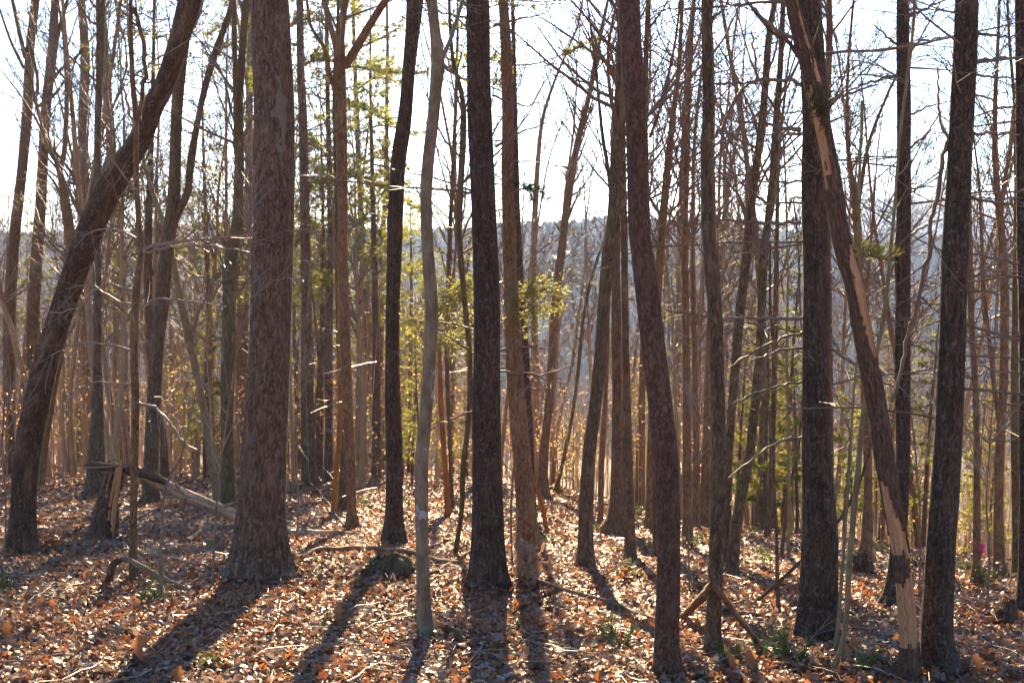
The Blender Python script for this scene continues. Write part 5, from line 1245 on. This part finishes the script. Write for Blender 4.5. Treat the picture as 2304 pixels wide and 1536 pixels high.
# ------------------------------------------------------------------ seedlings, ferns and the tan-leaved beech sapling
def tuft_mesh(kind):
    gw, gf = Geo(), Geo()
    for _ in range(5):
        P, _ = wander([rng.normal(0, .03), rng.normal(0, .03), -0.02], [rng.normal(0, .6), rng.normal(0, .6), 1], rng.uniform(0.12, 0.28), 4, 0.15, np.zeros(3))
        gw.tube(P, np.linspace(0.003, 0.0015, 4), 3)
        if kind == 0:
            C = [P[0] * (1 - u) + P[-1] * u for u in np.linspace(0.3, 1, 6)]; needles(gf, C, [unit(P[-1] - P[0])] * 6, 12, 0.07, 0.005, 0.8)
        elif kind == 1:
            leaf_cards(gf, [P[0] * (1 - u) + P[-1] * u + rvec(0.03) for u in np.linspace(0.3, 1, 12)], 0.06, 0.035)
        else:
            C = [P[0] * (1 - u) + P[-1] * u for u in np.linspace(0.1, 1, 14)]
            leaf_cards(gf, [c + rvec(0.025) for c in C for _ in range(3)], 0.05, 0.012)
    return gw.mesh("stem", M['twig']), gf
TF = []
for kind, mt in ((0, 'seedling'), (1, 'seedling'), (2, 'fern'), (0, 'fern')):
    w, f = tuft_mesh(kind); TF.append((w, f.mesh("foliage", M[mt], False)))
def seedling(px, py, k, s, label, group):
    p = on_ground(px, py)
    if free(p[0], p[1], 0.0):
        r = link("seedling", None, loc=p, label=label, cat="seedling", group=group); s = s * 0.62 if group else s
        r.scale = (s, s, s); r.rotation_euler = (0, 0, rng.uniform(0, 6.28))
        link("stem", TF[k][0], r); link("foliage", TF[k][1], r)
        if group: bg_seed.append(r)
for px, py, s in ((178,1054,3.0),(150,1060,2.6),(186,1095,2.0),(806,1142,2.2),(925,1142,2.2),(1057,1176,1.4),(1441,1160,2.4),(1430,1148,2.2),(1550,1232,1.8),(1275,1124,2.4),(1262,1112,2.2),(1348,1198,1.6),(1240,1222,1.4),(1466,1186,2.0),(1585,1216,1.6),(1612,1230,1.4),(1700,1200,1.8),(1712,1250,1.5),(1455,1235,1.4),(2170,1290,2.6),(2230,1310,2.2),(2210,1318,2.0),(1990,1240,2.2),(1935,1250,1.8),(2060,1275,2.0),(1768,1215,2.0),(1800,1205,2.0),(1730,1268,1.4),(1395,1245,1.2),(700,1100,1.8)):
    seedling(px, py, 0 if rng.random() < 0.5 else 1, s, "small yellow-green seedling lit up on the leafy slope behind", "sunlit yellow-green seedlings")
name_by_gap(bg_seed, "yellow-green seedlings")
seedling(1385, 1462, 3, 1.1, "bright green seedling tuft in the foreground left of the reddish pine's foot", None)
seedling(1372, 1440, 2, 0.8, "dark green fern tip above the seedling left of the reddish pine's foot", None)
seedling(1166, 1425, 2, 0.7, "small dark green tuft in the foreground below the central pine", None)
seedling(1775, 1498, 3, 1.2, "wide dark green pine seedling on the ground below the right-hand pine", None)
seedling(1745, 1494, 2, 1.0, "green fern beside the wide pine seedling below the right-hand pine", None)
seedling(1705, 1480, 3, 0.7, "small green tuft right of the thin propped pole's lower end", None)
seedling(1651, 1490, 0, 0.8, "yellowish seedling right of the grey mottled trunk's foot", None)
seedling(1950, 1512, 1, 0.9, "green leafy tuft just left of the snag's dark base", None)
seedling(335, 1358, 2, 1.2, "green fern fronds beside the swollen foot of the mossy sapling", None)
seedling(1410, 1300, 1, 1.1, "yellow-orange leafy seedling between the mottled leaning trunk and the reddish pine", None)
seedling(480, 1500, 1, 0.7, "small green sprout in the bottom left foreground", None)
seedling(735, 1410, 3, 0.6, "small green sprig on sunlit leaves right of the big pine", None)
seedling(10, 1330, 2, 1.3, "green grassy tuft at the left edge below the leaning oak", None)
def beech_sapling(px, py, hpx, nleaf, label, mat='beechleaf'):
    b = on_ground(px, py); h = hpx * b[1] / F_PX
    r = link("beech_sapling", None, loc=b, label=label, cat="sapling")
    gw = Geo(); C = []
    P, _ = wander([0, 0, -0.05], [0, 0, 1], h, 8, 0.08, np.zeros(3)); gw.tube(P, np.linspace(0.008, 0.003, 8), 5)
    for _ in range(12):
        k = rng.integers(1, 8); az = rng.uniform(0, 6.28)
        Q, _ = wander(P[k], [math.cos(az), math.sin(az), 0.35], h * rng.uniform(0.3, 0.65), 5, 0.1, np.zeros(3)); gw.tube(Q, np.linspace(0.004, 0.002, 5), 3)
        for _ in range(nleaf // 12):
            j = rng.integers(1, 5); C.append(Q[j] + rvec(0.03))
    link("stem", gw.mesh("stem", M['twig']), r)
    gf = Geo(); leaf_cards(gf, C, 0.10, 0.05); link("leaves", gf.mesh("leaves", M[mat], False), r)
beech_sapling(1187, 1318, 95, 150, "low sapling holding dry tan leaves right of the central pine's foot", 'drytan')
beech_sapling(100, 1240, 70, 70, "small sapling with rusty dry leaves beside the leaning oak's foot", 'orangeleaf')
beech_sapling(1412, 1312, 40, 40, "tiny orange-leaved sapling by the dark branch left of the reddish pine", 'orangeleaf')
beech_sapling(142, 1205, 50, 50, "small rusty-leaved sapling left of the broken stump", 'drytan')

# ------------------------------------------------------------------ haze: the air over the valley
V = [(sx_ * 3450, yy, zz) for zz in (-140, 215) for yy in (-140, 3650) for sx_ in (-1, 1)]
me = bpy.data.meshes.new("haze"); me.from_pydata(V, [], [(2, 3, 1, 0), (5, 7, 6, 4), (0, 1, 5, 4), (6, 7, 3, 2), (4, 6, 2, 0), (3, 7, 5, 1)])
hm, nt, out = new_mat("haze_air"); pv = nd(nt, "ShaderNodeVolumePrincipled"); pv.inputs["Color"].default_value = (0.40, 0.58, 1.0, 1); pv.inputs["Density"].default_value = HAZE; pv.inputs["Anisotropy"].default_value = 0.5
nt.links.new(pv.outputs[0], out.inputs["Volume"]); me.materials.append(hm)
link("haze", me, kind="stuff", label="pale blue air between the trees and over the far ridges", cat="haze")
